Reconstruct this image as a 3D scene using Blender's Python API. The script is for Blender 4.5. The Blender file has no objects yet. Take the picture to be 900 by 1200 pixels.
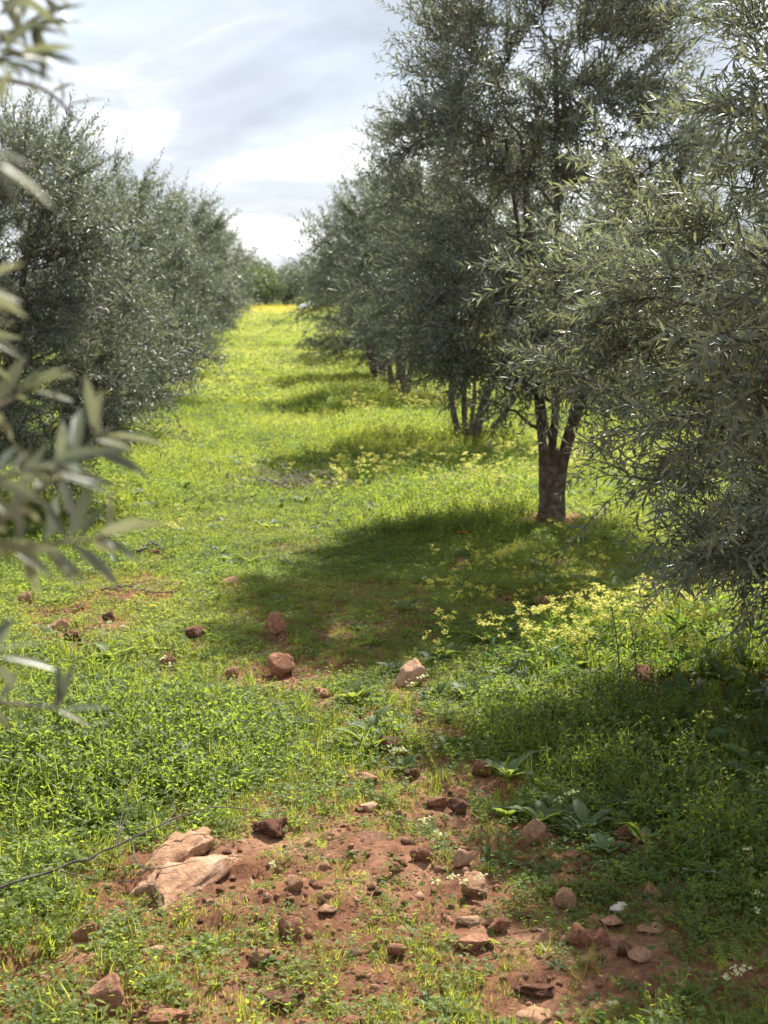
import bpy, math
import numpy as np
from mathutils import Vector, Matrix

S = bpy.context.scene
COL = S.collection
rad = math.radians

# ------------------------------------------------------------------ camera
F = 1648.0            # focal length in pixels of the 900 x 1200 photograph
PITCH = rad(8.8)
CAM = np.array([0.0, 0.0, 1.6])
cam = bpy.data.objects.new('camera', bpy.data.cameras.new('camera'))
COL.objects.link(cam)
cam.location = CAM
cam.rotation_euler = (rad(90) - PITCH, 0, 0)
cam.data.sensor_fit = 'VERTICAL'
cam.data.sensor_height = 36.0
cam.data.sensor_width = 27.0
cam.data.lens = 36.0 * F / 1200.0
cam.data.clip_start = 0.05
cam.data.clip_end = 3000
cam.data.dof.use_dof = True
cam.data.dof.focus_distance = 4.3
cam.data.dof.aperture_fstop = 6.2
S.camera = cam

# ------------------------------------------------------------------ light
SUN_DIR = Vector((0.70, 2.0, 2.4)).normalized()      # towards the sun
sun = bpy.data.objects.new('sun', bpy.data.lights.new('sun', 'SUN'))
COL.objects.link(sun)
sun.rotation_euler = SUN_DIR.to_track_quat('Z', 'Y').to_euler()
sun.data.energy = 3.65
sun.data.angle = rad(0.5)
sun.data.color = (1.0, 0.955, 0.87)

W = bpy.data.worlds.new('World')
S.world = W
W.use_nodes = True
nt = W.node_tree
nt.nodes.clear()
def wn(t, **k):
    n = nt.nodes.new(t)
    for a, b in k.items():
        setattr(n, a, b)
    return n
wo = wn('ShaderNodeOutputWorld'); bg = wn('ShaderNodeBackground'); bg.inputs[1].default_value = 0.1
sky = wn('ShaderNodeTexSky', sky_type='NISHITA', sun_disc=False)
sky.sun_elevation = math.asin(SUN_DIR.z)
sky.sun_rotation = math.atan2(SUN_DIR.x, SUN_DIR.y)
tc = wn('ShaderNodeTexCoord'); sp = wn('ShaderNodeSeparateXYZ')
nt.links.new(tc.outputs['Generated'], sp.inputs[0])
def wmath(op, a, b=None, c=None):
    n = wn('ShaderNodeMath', operation=op)
    for i, v in enumerate((a, b, c)):
        if v is None: continue
        if isinstance(v, (int, float)): n.inputs[i].default_value = v
        else: nt.links.new(v, n.inputs[i])
    return n.outputs[0]
zz = wmath('ADD', wmath('MAXIMUM', sp.outputs[2], 0.0), 0.24)
cb = wn('ShaderNodeCombineXYZ')
nt.links.new(wmath('DIVIDE', sp.outputs[0], zz), cb.inputs[0])
nt.links.new(wmath('DIVIDE', sp.outputs[1], zz), cb.inputs[1])
CLOUD_SEED = 1.1
cb.inputs[2].default_value = CLOUD_SEED
def wnoise(scale, detail, rough, dist):
    n = wn('ShaderNodeTexNoise')
    n.inputs['Scale'].default_value = scale; n.inputs['Detail'].default_value = detail
    n.inputs['Roughness'].default_value = rough; n.inputs['Distortion'].default_value = dist
    nt.links.new(cb.outputs[0], n.inputs['Vector'])
    return n.outputs[0]
n1 = wnoise(1.0, 7, 0.5, 0.5)        # cloud brightness
n2 = wnoise(2.0, 6, 0.55, 0.3)         # gaps of blue
r1 = wn('ShaderNodeValToRGB')
r1.color_ramp.elements[0].position = 0.40; r1.color_ramp.elements[0].color = (1.5, 1.68, 1.96, 1)
r1.color_ramp.elements[1].position = 0.59; r1.color_ramp.elements[1].color = (5.0, 5.05, 5.15, 1)
e = r1.color_ramp.elements.new(0.5); e.color = (2.4, 2.57, 2.85, 1)
nt.links.new(n1, r1.inputs[0])
r2 = wn('ShaderNodeValToRGB')
r2.color_ramp.elements[0].position = 0.30; r2.color_ramp.elements[0].color = (0.82,) * 3 + (1,)
r2.color_ramp.elements[1].position = 0.55; r2.color_ramp.elements[1].color = (0.96,) * 3 + (1,)
nt.links.new(n2, r2.inputs[0])
mx = wn('ShaderNodeMix', data_type='RGBA')
nt.links.new(r2.outputs[0], mx.inputs[0]); nt.links.new(sky.outputs[0], mx.inputs[6]); nt.links.new(r1.outputs[0], mx.inputs[7])
nt.links.new(mx.outputs[2], bg.inputs[0]); nt.links.new(bg.outputs[0], wo.inputs[0])

S.view_settings.view_transform = 'Standard'
S.view_settings.look = 'None'
S.view_settings.exposure = 1.74
S.view_settings.gamma = 1.0
S.view_settings.use_curve_mapping = False

# ------------------------------------------------------------------ numeric helpers
def _hash(ix, iy, seed):
    h = (ix.astype(np.int64) * 374761393 + iy.astype(np.int64) * 668265263 + seed * 1442695041) & 0xffffffff
    h = ((h ^ (h >> 13)) * 1274126177) & 0xffffffff
    h = (h ^ (h >> 16)) & 0xffffff
    return h / float(0xffffff)
def vnoise(x, y, seed=0):
    x = np.asarray(x, float); y = np.asarray(y, float)
    ix = np.floor(x); iy = np.floor(y)
    fx = x - ix; fy = y - iy
    fx = fx * fx * (3 - 2 * fx); fy = fy * fy * (3 - 2 * fy)
    a = _hash(ix, iy, seed); b = _hash(ix + 1, iy, seed); c = _hash(ix, iy + 1, seed); d = _hash(ix + 1, iy + 1, seed)
    return (a * (1 - fx) + b * fx) * (1 - fy) + (c * (1 - fx) + d * fx) * fy
def fbm(x, y, seed=0, octv=3):
    t = 0; a = 0.5; s = 0
    for o in range(octv):
        t = t + a * vnoise(x * 2 ** o + 17.3 * o, y * 2 ** o - 9.1 * o, seed + o); s += a; a *= 0.5
    return t / s
def sstep(a, b, v):
    t = np.clip((np.asarray(v, float) - a) / (b - a), 0, 1)
    return t * t * (3 - 2 * t)
def unit(v):
    v = np.asarray(v, float)
    return v / np.maximum(np.linalg.norm(v, axis=-1, keepdims=True), 1e-9)

cp, sn = math.cos(PITCH), math.sin(PITCH)
FWD = np.array([0, cp, -sn]); UP = np.array([0, sn, cp]); RT = np.array([1.0, 0, 0])
def project(p):
    q = np.asarray(p, float) - CAM
    d = q @ FWD
    dd = np.where(np.abs(d) < 1e-4, 1e-4, d)
    return 450 + F * (q @ RT) / dd, 600 - F * (q @ UP) / dd, d
def ray(px, py):
    return FWD + RT * ((px - 450) / F) + UP * ((600 - py) / F)
def at(px, py, depth):
    return CAM + ray(px, py) * depth

def ell(px, py, lst):
    t = np.zeros(np.shape(px))
    for (cx, cy, rx, ry, a) in lst:
        r = np.sqrt(((px - cx) / rx) ** 2 + ((py - cy) / ry) ** 2)
        t = np.maximum(t, a * (1 - sstep(0.55, 1.15, r)))
    return t

# bare earth and lush herbs, laid out on the ground
BARE = [(840, 880, 90, 40, .5), (735, 985, 40, 25, .6), (690, 830, 60, 25, .35), (870, 830, 60, 25, .6), (480, 1000, 130, 75, 0.72), (240, 1045, 150, 62, 1.0), (50, 1150, 120, 40, 0.95), (715, 1095, 170, 60, 0.58),
        (620, 1010, 110, 60, 0.55), (560, 1075, 90, 50, 0.55), (430, 1075, 120, 45, 0.53), (640, 1170, 120, 40, 0.47),
        (790, 808, 150, 40, 0.85), (430, 720, 120, 55, 0.36), (95, 735, 75, 32, 0.8), (150, 690, 90, 25, 0.6),
        (700, 668, 120, 22, 0.75), (470, 860, 110, 30, 0.5), (540, 915, 110, 40, 0.6), (330, 640, 60, 20, 0.5),
        (820, 1110, 130, 80, 0.42), (360, 1150, 120, 50, 0.42), (650, 612, 60, 12, 0.9), (350, 720, 90, 50, 0.32),
        (340, 780, 90, 30, 0.5), (640, 705, 80, 20, 0.6), (150, 1190, 90, 30, 0.9), (380, 560, 70, 20, 0.4)]
LUSH = [(110, 895, 210, 75, 1.0), (520, 600, 120, 42, 1.1), (405, 468, 70, 24, 1.2), (470, 512, 110, 20, 0.9),
        (740, 880, 190, 100, 0.45), (780, 760, 170, 50, 0.55), (160, 565, 110, 50, 0.55), (600, 560, 90, 30, 0.6),
        (860, 980, 90, 90, 0.5), (560, 510, 60, 14, 0.8)]

# stones of the photograph: foot x, foot y, width, height there, material, label
STONES = [
 (204, 1012, 112, 40, 'stone_tan', 'long ridge shaped tan rock half buried behind the broad tan rock', dict(rz=73, facets=0, rough=.2, dims=(.46, .12, .05))),
 (220, 1036, 112, 56, 'stone_pale', 'broad pale tan rock slab half buried by the dead branch tip', dict(rz=67, facets=3, rough=.15, dims=(.42, .20, .05))),
 (118, 1195, 50, 56, 'stone_red', 'big upright rounded red stone near the bottom left corner', dict(sink=.15)),
 (190, 1208, 54, 22, 'stone_red', 'flat red stone cut by the bottom edge, beside the big upright one', {}),
 (98, 1104, 32, 26, 'stone_red', 'rough pink stone in grass above the big upright red stone', {}),
 (186, 1116, 26, 10, 'stone_pale', 'thin flat pale stone lying below the broad tan rock', {}),
 (342, 1104, 36, 36, 'stone_red', 'blocky red brown stone beside a small flat pale one', {}),
 (383, 1073, 28, 14, 'stone_pale', 'small flat pale stone just right of the blocky red brown one', {}),
 (318, 983, 52, 28, 'clod', 'dark crumbly soil lump alone in bright grass', dict(name='soil_clod', cat='soil clod', crumbly=True)),
 (428, 920, 40, 18, 'stone_tan', 'dark slab with a flat pale top at the grass edge', dict(facets=14)),
 (432, 950, 24, 13, 'stone_pale', 'small pale stone below the flat topped slab', {}),
 (482, 806, 44, 36, 'stone_pale', 'large tilted stone with a sunlit pale top at the shade edge', dict(tilt=-16, facets=14)),
 (330, 794, 38, 28, 'stone_red', 'layered red rock in the shade, in front of the pointed one', dict(tilt=12)),
 (323, 752, 28, 34, 'stone_red', 'pointed brown rock standing in the tree shade', dict(facets=13, sink=.1)),
 (376, 818, 22, 15, 'stone_red', 'small round red stone right below the layered red rock', {}),
 (272, 797, 22, 18, 'stone_red', 'small brown stone left of the layered red rock', {}),
 (272, 686, 26, 12, 'stone_tan', 'low flat brown stone at the left rim of the tree shade', {}),
 (72, 738, 26, 16, 'stone_tan', 'rounded tan stone resting on a dark clod under the near branches', {}),
 (84, 755, 30, 20, 'clod', 'dark clod propping up the rounded tan stone', dict(name='soil_clod', cat='soil clod', crumbly=True)),
 (227, 750, 28, 18, 'clod', 'brown clod between the tan stone on its clod and the pointed rock', dict(name='soil_clod', cat='soil clod', crumbly=True)),
 (196, 786, 22, 26, 'stone_tan', 'pinkish lump tangled in dry grass left of the shade', {}),
 (127, 729, 17, 15, 'clod', 'tiny dark clod near the dry stick', dict(name='soil_clod', cat='soil clod', crumbly=True)),
 (28, 708, 20, 20, 'stone_tan', 'pinkish stone at the left edge beneath the near leaves', {}),
 (557, 1052, 44, 36, 'stone_pale', 'wedge shaped pink stone, the palest in the middle stone field', dict(tilt=18, facets=13)),
 (542, 1017, 26, 26, 'stone_pale', 'upright pale stone just above the pink wedge', {}),
 (533, 994, 30, 15, 'stone_red', 'flat brown stone touching the upright pale one from behind', {}),
 (497, 1012, 34, 28, 'stone_red', 'rounded red brown stone left of the upright pale one', {}),
 (510, 950, 28, 20, 'stone_red', 'rough red stone at the upper end of the stone field', {}),
 (537, 955, 30, 24, 'clod', 'dark clod right of the rough red stone', dict(name='soil_clod', cat='soil clod', crumbly=True)),
 (566, 910, 30, 26, 'stone_red', 'red stone half hidden in weeds above the stone field', {}),
 (625, 992, 30, 36, 'stone_tan', 'upright tan stone beside tall weeds', dict(sink=.15)),
 (662, 1066, 30, 28, 'stone_tan', 'pinkish rounded stone below the two stacked red ones', {}),
 (673, 1008, 28, 14, 'stone_red', 'upper of two stacked flat red stones', {}),
 (670, 1024, 30, 13, 'stone_red', 'lower of two stacked flat red stones', {}),
 (682, 1114, 30, 32, 'stone_red', 'squarish dark red stone at the left of the red cluster', dict(facets=14)),
 (717, 1088, 34, 18, 'stone_red', 'long rounded dark red stone on top of the red cluster', {}),
 (695, 1086, 34, 16, 'stone_red', 'flat red slab behind the squarish stone', dict(facets=14)),
 (706, 1112, 22, 22, 'stone_red', 'angular brown stone wedged between squarish stone and pale stone', {}),
 (762, 1096, 40, 15, 'stone_tan', 'long flat pinkish stone right of the red cluster', {}),
 (727, 1070, 27, 14, 'stone_white', 'chalk white stone lying above the red cluster', dict(facets=13)),
 (752, 1133, 36, 24, 'stone_pale', 'pale pink stone with a green leaf lying over it', {}),
 (732, 1122, 24, 22, 'clod', 'dark red clod against the leaf covered pale stone', dict(name='soil_clod', cat='soil clod', crumbly=True)),
 (765, 1055, 26, 26, 'stone_tan', 'brown stone right of the chalk white one, by low weeds', {}),
 (797, 1156, 18, 9, 'stone_pale', 'small flat pale stone on dark soil at lower right', {}),
 (893, 1160, 18, 22, 'stone_red', 'red stone at the right edge near the bottom corner', {}),
 (694, 1138, 12, 13, 'stone_red', 'tiny red cube like stone under the squarish dark red one', {}),
 (555, 1117, 46, 26, 'stone_red', 'wide red stone below the pink wedge', {}),
 (550, 1086, 30, 15, 'stone_tan', 'tan stone just above the wide red one', {}),
 (586, 1096, 30, 22, 'stone_red', 'red stone right above the wide red one, its right neighbour', {}),
 (465, 1124, 24, 22, 'stone_red', 'single pinkish red stone left of the wide red one', {}),
 (415, 1120, 20, 15, 'stone_pale', 'pale angular stone between the blocky stone and pinkish one', {}),
 (333, 1186, 54, 26, 'clod', 'wide crumbly clod among weeds near the bottom edge', dict(name='soil_clod', cat='soil clod', crumbly=True)),
 (405, 1206, 42, 22, 'stone_red', 'rounded red stone cut by the bottom edge, right of the wide clod', {}),
 (358, 1208, 30, 18, 'stone_red', 'red stone cut by the bottom edge just under the wide clod', {}),
 (303, 1128, 28, 20, 'stone_tan', 'pinkish stone left of the blocky red brown one', {}),
 (347, 1046, 24, 20, 'stone_tan', 'pinkish stone in bare soil right of the broad tan rock', {}),
 (470, 1018, 18, 14, 'stone_red', 'small smooth red stone at the bare earth mound', {}),
 (635, 1172, 70, 22, 'clod', 'long ridge of red crumbly earth near the bottom middle', dict(name='soil_clod', cat='soil clod', crumbly=True, depth=.5)),
 (628, 1198, 56, 22, 'stone_tan', 'flat brown rock at the bottom edge under the crumbly ridge', {}),
 (757, 806, 46, 34, 'clod', 'large dark clod among flowering weeds on the right', dict(name='soil_clod', cat='soil clod', crumbly=True)),
 (731, 984, 22, 20, 'clod', 'red clod inside the shaded tall weeds', dict(name='soil_clod', cat='soil clod', crumbly=True)),
 (728, 1000, 22, 16, 'stone_red', 'dark stone under the red clod in the tall weeds', {}),
 (841, 922, 24, 15, 'stone_red', 'orange red stone alone in the shaded weeds at right', {}),
 (638, 712, 28, 16, 'stone_red', 'red stone showing among yellow flowers', {}),
 (543, 661, 18, 11, 'stone_tan', 'pink stone in the shade left of the forked trunk', {}),
 (453, 880, 28, 24, 'clod', 'dark clod right above the flat topped slab', dict(name='soil_clod', cat='soil clod', crumbly=True)),
 (490, 845, 16, 16, 'stone_tan', 'small pointed stone below the large tilted one', {}),
 (485, 915, 24, 18, 'clod', 'dark clod next right of the flat topped slab', dict(name='soil_clod', cat='soil clod', crumbly=True)),
 (440, 990, 60, 16, 'clod', 'broad low lump of bare earth in the middle of the path', dict(name='soil_clod', cat='soil clod', crumbly=True, depth=1.0)),
 (822, 802, 14, 10, 'stone_white', 'small white stone by the large dark clod', {}),
 (180, 652, 22, 10, 'clod', 'low dark clod above the dry stick', dict(name='soil_clod', cat='soil clod', crumbly=True)),
]
CLEAR = [(q[0], q[1] + 3, q[2] * .62 + 4, q[3] * .4 + 6, .85) for q in STONES]
SHORT = [(420, 730, 260, 130, 1.0), (450, 1020, 420, 130, .8), (520, 1130, 500, 120, .75), (300, 640, 200, 90, .7), (120, 710, 200, 60, .8)]

def terrain_base(x, y):
    z = 0.92 * sstep(24, 60, y)
    z = z + 0.16 * (fbm(x * 0.22, y * 0.22, 5, 2) - 0.5)
    z = z + 0.05 * (fbm(x * 1.3, y * 1.3, 9, 2) - 0.5)
    return z
Z0 = float(terrain_base(0.0, 3.5))
def bare_at(x, y):
    z = terrain_base(x, y) - Z0
    px, py, d = project(np.stack(np.broadcast_arrays(x, y, z), -1))
    b = np.where(d > 1.0, ell(px, py, BARE), 0.3)
    return b
def terrain(x, y):
    x = np.asarray(x, float); y = np.asarray(y, float)
    b = np.clip(bare_at(x, y), 0, 1)
    near = 1 - sstep(9, 16, y)
    n = fbm(x * 7.0, y * 7.0, 21, 3) - 0.5
    m = np.abs(fbm(x * 17.0, y * 17.0, 33, 2) - 0.5) * 1.6 - 0.15 + 0.6 * (fbm(x * 30.0, y * 30.0, 35, 2) - .5)
    return terrain_base(x, y) - Z0 + near * (0.02 + 0.075 * b) * n + near * (0.3 + b) * 0.036 * m
def ground(px, py):
    r = ray(px, py)
    z = 0.0
    t = 5.0
    for _ in range(14):
        t = (z - CAM[2]) / r[2] if r[2] < -1e-5 else 70
        t = min(max(t, 0.5), 120)
        p = CAM + r * t
        z = 0.5 * z + 0.5 * float(terrain(p[0], p[1]))
    p = CAM + r * t
    return np.array([p[0], p[1], float(terrain(p[0], p[1]))]), t

# ------------------------------------------------------------------ mesh helpers
def mesh_np(name, V, T=None, Q=None, smooth=False, attr=None):
    """fast mesh from vertex array, triangle array and quad array"""
    V = np.asarray(V, np.float32)
    me = bpy.data.meshes.new(name)
    T = np.zeros((0, 3), int) if T is None else np.asarray(T, int)
    Q = np.zeros((0, 4), int) if Q is None else np.asarray(Q, int)
    me.vertices.add(len(V)); me.vertices.foreach_set('co', V.ravel())
    nl = T.size + Q.size
    me.loops.add(nl)
    me.loops.foreach_set('vertex_index', np.concatenate([T.ravel(), Q.ravel()]).astype(np.int32))
    me.polygons.add(len(T) + len(Q))
    st = np.concatenate([np.arange(len(T)) * 3, T.size + np.arange(len(Q)) * 4]).astype(np.int32)
    me.polygons.foreach_set('loop_start', st)
    if smooth:
        me.polygons.foreach_set('use_smooth', np.ones(len(T) + len(Q), bool))
    if attr:
        for k, v in attr.items():
            a = me.attributes.new(k, 'FLOAT', 'POINT'); a.data.foreach_set('value', np.asarray(v, np.float32))
    me.update(calc_edges=True)
    return me
class MB:
    def __init__(s): s.V = []; s.T = []; s.Q = []; s.n = 0
    def add(s, V, T=None, Q=None):
        V = np.asarray(V, float)
        if T is not None and len(T): s.T.append(np.asarray(T, int) + s.n)
        if Q is not None and len(Q): s.Q.append(np.asarray(Q, int) + s.n)
        s.V.append(V); s.n += len(V)
    def mesh(s, name, mats, smooth=False):
        me = mesh_np(name, np.concatenate(s.V), np.concatenate(s.T) if s.T else None, np.concatenate(s.Q) if s.Q else None, smooth)
        for m in (mats if isinstance(mats, (list, tuple)) else [mats]): me.materials.append(m)
        return me
    def obj(s, name, mats, parent=None, smooth=False):
        return link(name, s.mesh(name, mats, smooth), parent)
def link(name, data, parent=None, loc=None):
    o = bpy.data.objects.new(name, data)
    COL.objects.link(o)
    if parent is not None: o.parent = parent
    if loc is not None: o.location = loc
    return o
def tag(o, label=None, cat=None, group=None, kind=None):
    for k, v in (('label', label), ('category', cat), ('group', group), ('kind', kind)):
        if v: o[k] = v
    return o
def thing(name, label, cat, loc, group=None):
    return tag(link(name, None, None, loc), label, cat, group)
def tube(P, R, k=5, cap=True, wob=0.0, rng=None):
    P = np.asarray(P, float); R = np.asarray(R, float); n = len(P)
    tg = np.gradient(P, axis=0); tg = unit(tg)
    ref = np.array([0.31, 0.23, 0.92]) if abs(tg[0] @ np.array([0.31, 0.23, 0.92])) < 0.9 else np.array([1.0, 0, 0])
    a = unit(np.cross(tg, ref)); b = np.cross(tg, a)
    th = np.arange(k) * 2 * math.pi / k
    rr = R[:, None] * np.ones((1, k))
    if wob and rng is not None: rr = rr * (1 + wob * rng.uniform(-1, 1, (n, k)))
    V = P[:, None, :] + rr[..., None] * (np.cos(th)[None, :, None] * a[:, None, :] + np.sin(th)[None, :, None] * b[:, None, :])
    V = V.reshape(-1, 3)
    i = np.arange(n - 1)[:, None] * k; j = np.arange(k)[None, :]; j2 = (j + 1) % k
    Q = np.stack([i + j, i + j2, i + k + j2, i + k + j], -1).reshape(-1, 4)
    T = None
    if cap:
        V = np.vstack([V, P[-1] + tg[-1] * R[-1] * 0.4])
        jj = np.arange(k)
        T = np.stack([(n - 1) * k + jj, (n - 1) * k + (jj + 1) % k, np.full(k, n * k)], -1)
    return V, T, Q
def bez(p0, p1, p2, n):
    t = np.linspace(0, 1, n)[:, None]
    return (1 - t) ** 2 * p0 + 2 * t * (1 - t) * p1 + t * t * p2
def spline(P, n):
    """smooth polyline through points (Catmull-Rom)"""
    P = np.asarray(P, float)
    E = np.vstack([2 * P[0] - P[1], P, 2 * P[-1] - P[-2]])
    out = []
    seg = len(P) - 1
    for t in np.linspace(0, seg - 1e-6, n):
        i = int(t); u = t - i
        a, b, c, d = E[i], E[i + 1], E[i + 2], E[i + 3]
        out.append(0.5 * (2 * b + (c - a) * u + (2 * a - 5 * b + 4 * c - d) * u * u + (3 * b - a - 3 * c + d) * u ** 3))
    return np.array(out)

# ------------------------------------------------------------------ materials
def newmat(name):
    m = bpy.data.materials.new(name); m.use_nodes = True
    m.node_tree.nodes.clear()
    return m, m.node_tree
def nd(t, typ, **k):
    n = t.nodes.new(typ)
    for a, b in k.items(): setattr(n, a, b)
    return n
def ramp(t, src, stops):
    r = nd(t, 'ShaderNodeValToRGB')
    while len(r.color_ramp.elements) > 1: r.color_ramp.elements.remove(r.color_ramp.elements[0])
    for i, (p, c) in enumerate(stops):
        e = r.color_ramp.elements[0] if i == 0 else r.color_ramp.elements.new(p)
        e.position = p; e.color = (*c, 1)
    t.links.new(src, r.inputs[0])
    return r.outputs[0]
def leaf_mat(name, stops, trans, trans_fac=0.4, rough=0.45, spec=0.4, source='INSTANCER', under=None):
    m, t = newmat(name)
    out = nd(t, 'ShaderNodeOutputMaterial'); pr = nd(t, 'ShaderNodeBsdfPrincipled'); tr = nd(t, 'ShaderNodeBsdfTranslucent'); ms = nd(t, 'ShaderNodeMixShader')
    if source == 'INSTANCER':
        a = nd(t, 'ShaderNodeAttribute', attribute_name='tint', attribute_type='INSTANCER').outputs['Fac']
    elif source == 'ISLAND':
        a = nd(t, 'ShaderNodeNewGeometry').outputs['Random Per Island']
    else:
        a = nd(t, 'ShaderNodeObjectInfo').outputs['Random']
    c = ramp(t, a, stops)
    col = c
    if under:
        g = nd(t, 'ShaderNodeNewGeometry'); mx = nd(t, 'ShaderNodeMix', data_type='RGBA')
        t.links.new(g.outputs['Backfacing'], mx.inputs[0]); t.links.new(c, mx.inputs[6])
        uc = ramp(t, a, under); t.links.new(uc, mx.inputs[7]); col = mx.outputs[2]
    t.links.new(col, pr.inputs['Base Color'])
    pr.inputs['Roughness'].default_value = rough
    pr.inputs['Specular IOR Level'].default_value = spec
    tc_ = ramp(t, a, trans); t.links.new(tc_, tr.inputs['Color'])
    ms.inputs[0].default_value = trans_fac
    t.links.new(pr.outputs[0], ms.inputs[1]); t.links.new(tr.outputs[0], ms.inputs[2]); t.links.new(ms.outputs[0], out.inputs[0])
    return m
def rough_mat(name, stops, scale=6.0, bump=0.5, bscale=40.0, rough=0.9, detail=8, randomise=0.0, dist=0.02):
    m, t = newmat(name)
    out = nd(t, 'ShaderNodeOutputMaterial'); pr = nd(t, 'ShaderNodeBsdfPrincipled')
    co = nd(t, 'ShaderNodeTexCoord').outputs['Object']
    n = nd(t, 'ShaderNodeTexNoise'); n.inputs['Scale'].default_value = scale; n.inputs['Detail'].default_value = detail; n.inputs['Roughness'].default_value = 0.65
    t.links.new(co, n.inputs['Vector'])
    src = n.outputs[0]
    if randomise:
        oi = nd(t, 'ShaderNodeObjectInfo'); ma = nd(t, 'ShaderNodeMath', operation='MULTIPLY_ADD')
        sb = nd(t, 'ShaderNodeMath', operation='SUBTRACT'); t.links.new(oi.outputs['Random'], sb.inputs[0]); sb.inputs[1].default_value = 0.5
        t.links.new(sb.outputs[0], ma.inputs[0]); ma.inputs[1].default_value = randomise; t.links.new(src, ma.inputs[2]); src = ma.outputs[0]
    c = ramp(t, src, stops)
    t.links.new(c, pr.inputs['Base Color'])
    b = nd(t, 'ShaderNodeTexNoise'); b.inputs['Scale'].default_value = bscale; b.inputs['Detail'].default_value = 10; b.inputs['Roughness'].default_value = 0.7
    t.links.new(co, b.inputs['Vector'])
    bu = nd(t, 'ShaderNodeBump'); bu.inputs['Strength'].default_value = bump; bu.inputs['Distance'].default_value = dist
    t.links.new(b.outputs[0], bu.inputs['Height']); t.links.new(bu.outputs[0], pr.inputs['Normal'])
    pr.inputs['Roughness'].default_value = rough; pr.inputs['Specular IOR Level'].default_value = 0.25
    t.links.new(pr.outputs[0], out.inputs[0])
    return m

M = {}
M['olive'] = leaf_mat('olive_leaf', [(0, (.085, .108, .088)), (.5, (.122, .147, .117)), (.88, (.165, .186, .132)), (1, (.25, .25, .14))],
                      [(0, (.15, .18, .11)), (1, (.28, .31, .15))], 0.27, 0.5, 0.3, 'ISLAND',
                      [(0, (.19, .215, .165)), (1, (.27, .29, .215))])
M['olive_pale'] = leaf_mat('olive_leaf_pale', [(0, (.10, .126, .098)), (.5, (.14, .165, .123)), (.85, (.195, .21, .135)), (1, (.30, .295, .135))],
                      [(0, (.18, .22, .12)), (1, (.36, .39, .16))], 0.30, 0.45, 0.35, 'ISLAND',
                      [(0, (.21, .235, .18)), (1, (.30, .32, .235))])
M['olive_obj'] = leaf_mat('olive_leaf_single', [(0, (.085, .105, .068)), (.5, (.125, .145, .09)), (1, (.21, .215, .105))],
                      [(0, (.18, .215, .11)), (1, (.33, .355, .18))], 0.27, 0.38, 0.45, 'OBJECT',
                      [(0, (.20, .225, .17)), (1, (.28, .30, .215))])
M['shrub'] = leaf_mat('shrub_leaf', [(0, (.06, .085, .03)), (.6, (.10, .13, .045)), (1, (.15, .17, .05))],
                      [(0, (.14, .18, .04)), (1, (.25, .30, .05))], 0.3, 0.5, 0.4, 'ISLAND')
M['grass'] = leaf_mat('grass_blade', [(0, (.066, .088, .026)), (.5, (.115, .135, .036)), (1, (.16, .16, .052))],
                      [(0, (.33, .40, .05)), (.5, (.46, .55, .055)), (1, (.60, .62, .09))], 0.5, 0.45, 0.35)
M['clover'] = leaf_mat('clover_leaf', [(0, (.066, .102, .034)), (.5, (.108, .145, .044)), (1, (.155, .170, .060))],
                      [(0, (.33, .42, .055)), (.5, (.46, .58, .065)), (1, (.60, .65, .09))], 0.45, 0.55, 0.2)
M['herb'] = leaf_mat('herb_leaf', [(0, (.070, .108, .044)), (.5, (.10, .145, .054)), (1, (.135, .17, .064))],
                      [(0, (.30, .40, .06)), (1, (.54, .59, .09))], 0.42, 0.55, 0.22)
M['herb_obj'] = leaf_mat('broad_leaf', [(0, (.05, .10, .035)), (.5, (.075, .13, .045)), (1, (.11, .16, .055))],
                      [(0, (.14, .30, .04)), (1, (.34, .46, .06))], 0.42, 0.55, 0.22, 'OBJECT')
M['petal'] = leaf_mat('yellow_petal', [(0, (.58, .54, .05)), (.5, (.66, .61, .08)), (1, (.70, .68, .20))],
                      [(0, (.72, .70, .08)), (1, (.80, .78, .30))], 0.4, 0.5, 0.2, 'ISLAND')
M['petal_deep'] = leaf_mat('deep_yellow_petal', [(0, (.66, .56, .03)), (1, (.74, .66, .08))],
                      [(0, (.80, .62, .03)), (1, (.85, .66, .06))], 0.4, 0.5, 0.2, 'ISLAND')
M['petal_white'] = leaf_mat('cream_petal', [(0, (.66, .66, .30)), (1, (.72, .72, .50))], [(0, (.7, .7, .25)), (1, (.75, .75, .45))], 0.4, 0.5, 0.2, 'ISLAND')
M['petal_orange'] = leaf_mat('orange_petal', [(0, (.75, .16, .02)), (1, (.8, .2, .03))], [(0, (.8, .2, .02)), (1, (.85, .25, .03))], 0.4, 0.5, 0.2, 'ISLAND')
M['straw'] = leaf_mat('dry_straw', [(0, (.20, .15, .09)), (.5, (.30, .24, .15)), (1, (.42, .36, .24))], [(0, (.3, .24, .12)), (1, (.45, .38, .2))], 0.2, 0.7, 0.2)
M['bark'] = rough_mat('olive_bark', [(.32, (.08, .056, .040)), (.5, (.21, .150, .108)), (.66, (.38, .31, .245))], 18, 1.0, 38, 0.92, dist=0.06)
M['twig'] = rough_mat('olive_twig', [(.3, (.07, .058, .042)), (.7, (.17, .15, .115))], 20, 0.3, 60, 0.8)
M['deadwood'] = rough_mat('dead_wood', [(.3, (.055, .045, .037)), (.7, (.15, .125, .10))], 20, 0.4, 60, 0.85)
M['greywood'] = rough_mat('weathered_twig', [(.3, (.20, .17, .14)), (.7, (.38, .33, .28))], 20, 0.3, 60, 0.85)
M['stone_red'] = rough_mat('red_stone', [(.30, (.17, .072, .040)), (.5, (.33, .148, .082)), (.68, (.49, .27, .165))], 3.2, 0.9, 7, 0.9, randomise=0.25, dist=0.014)
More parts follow.
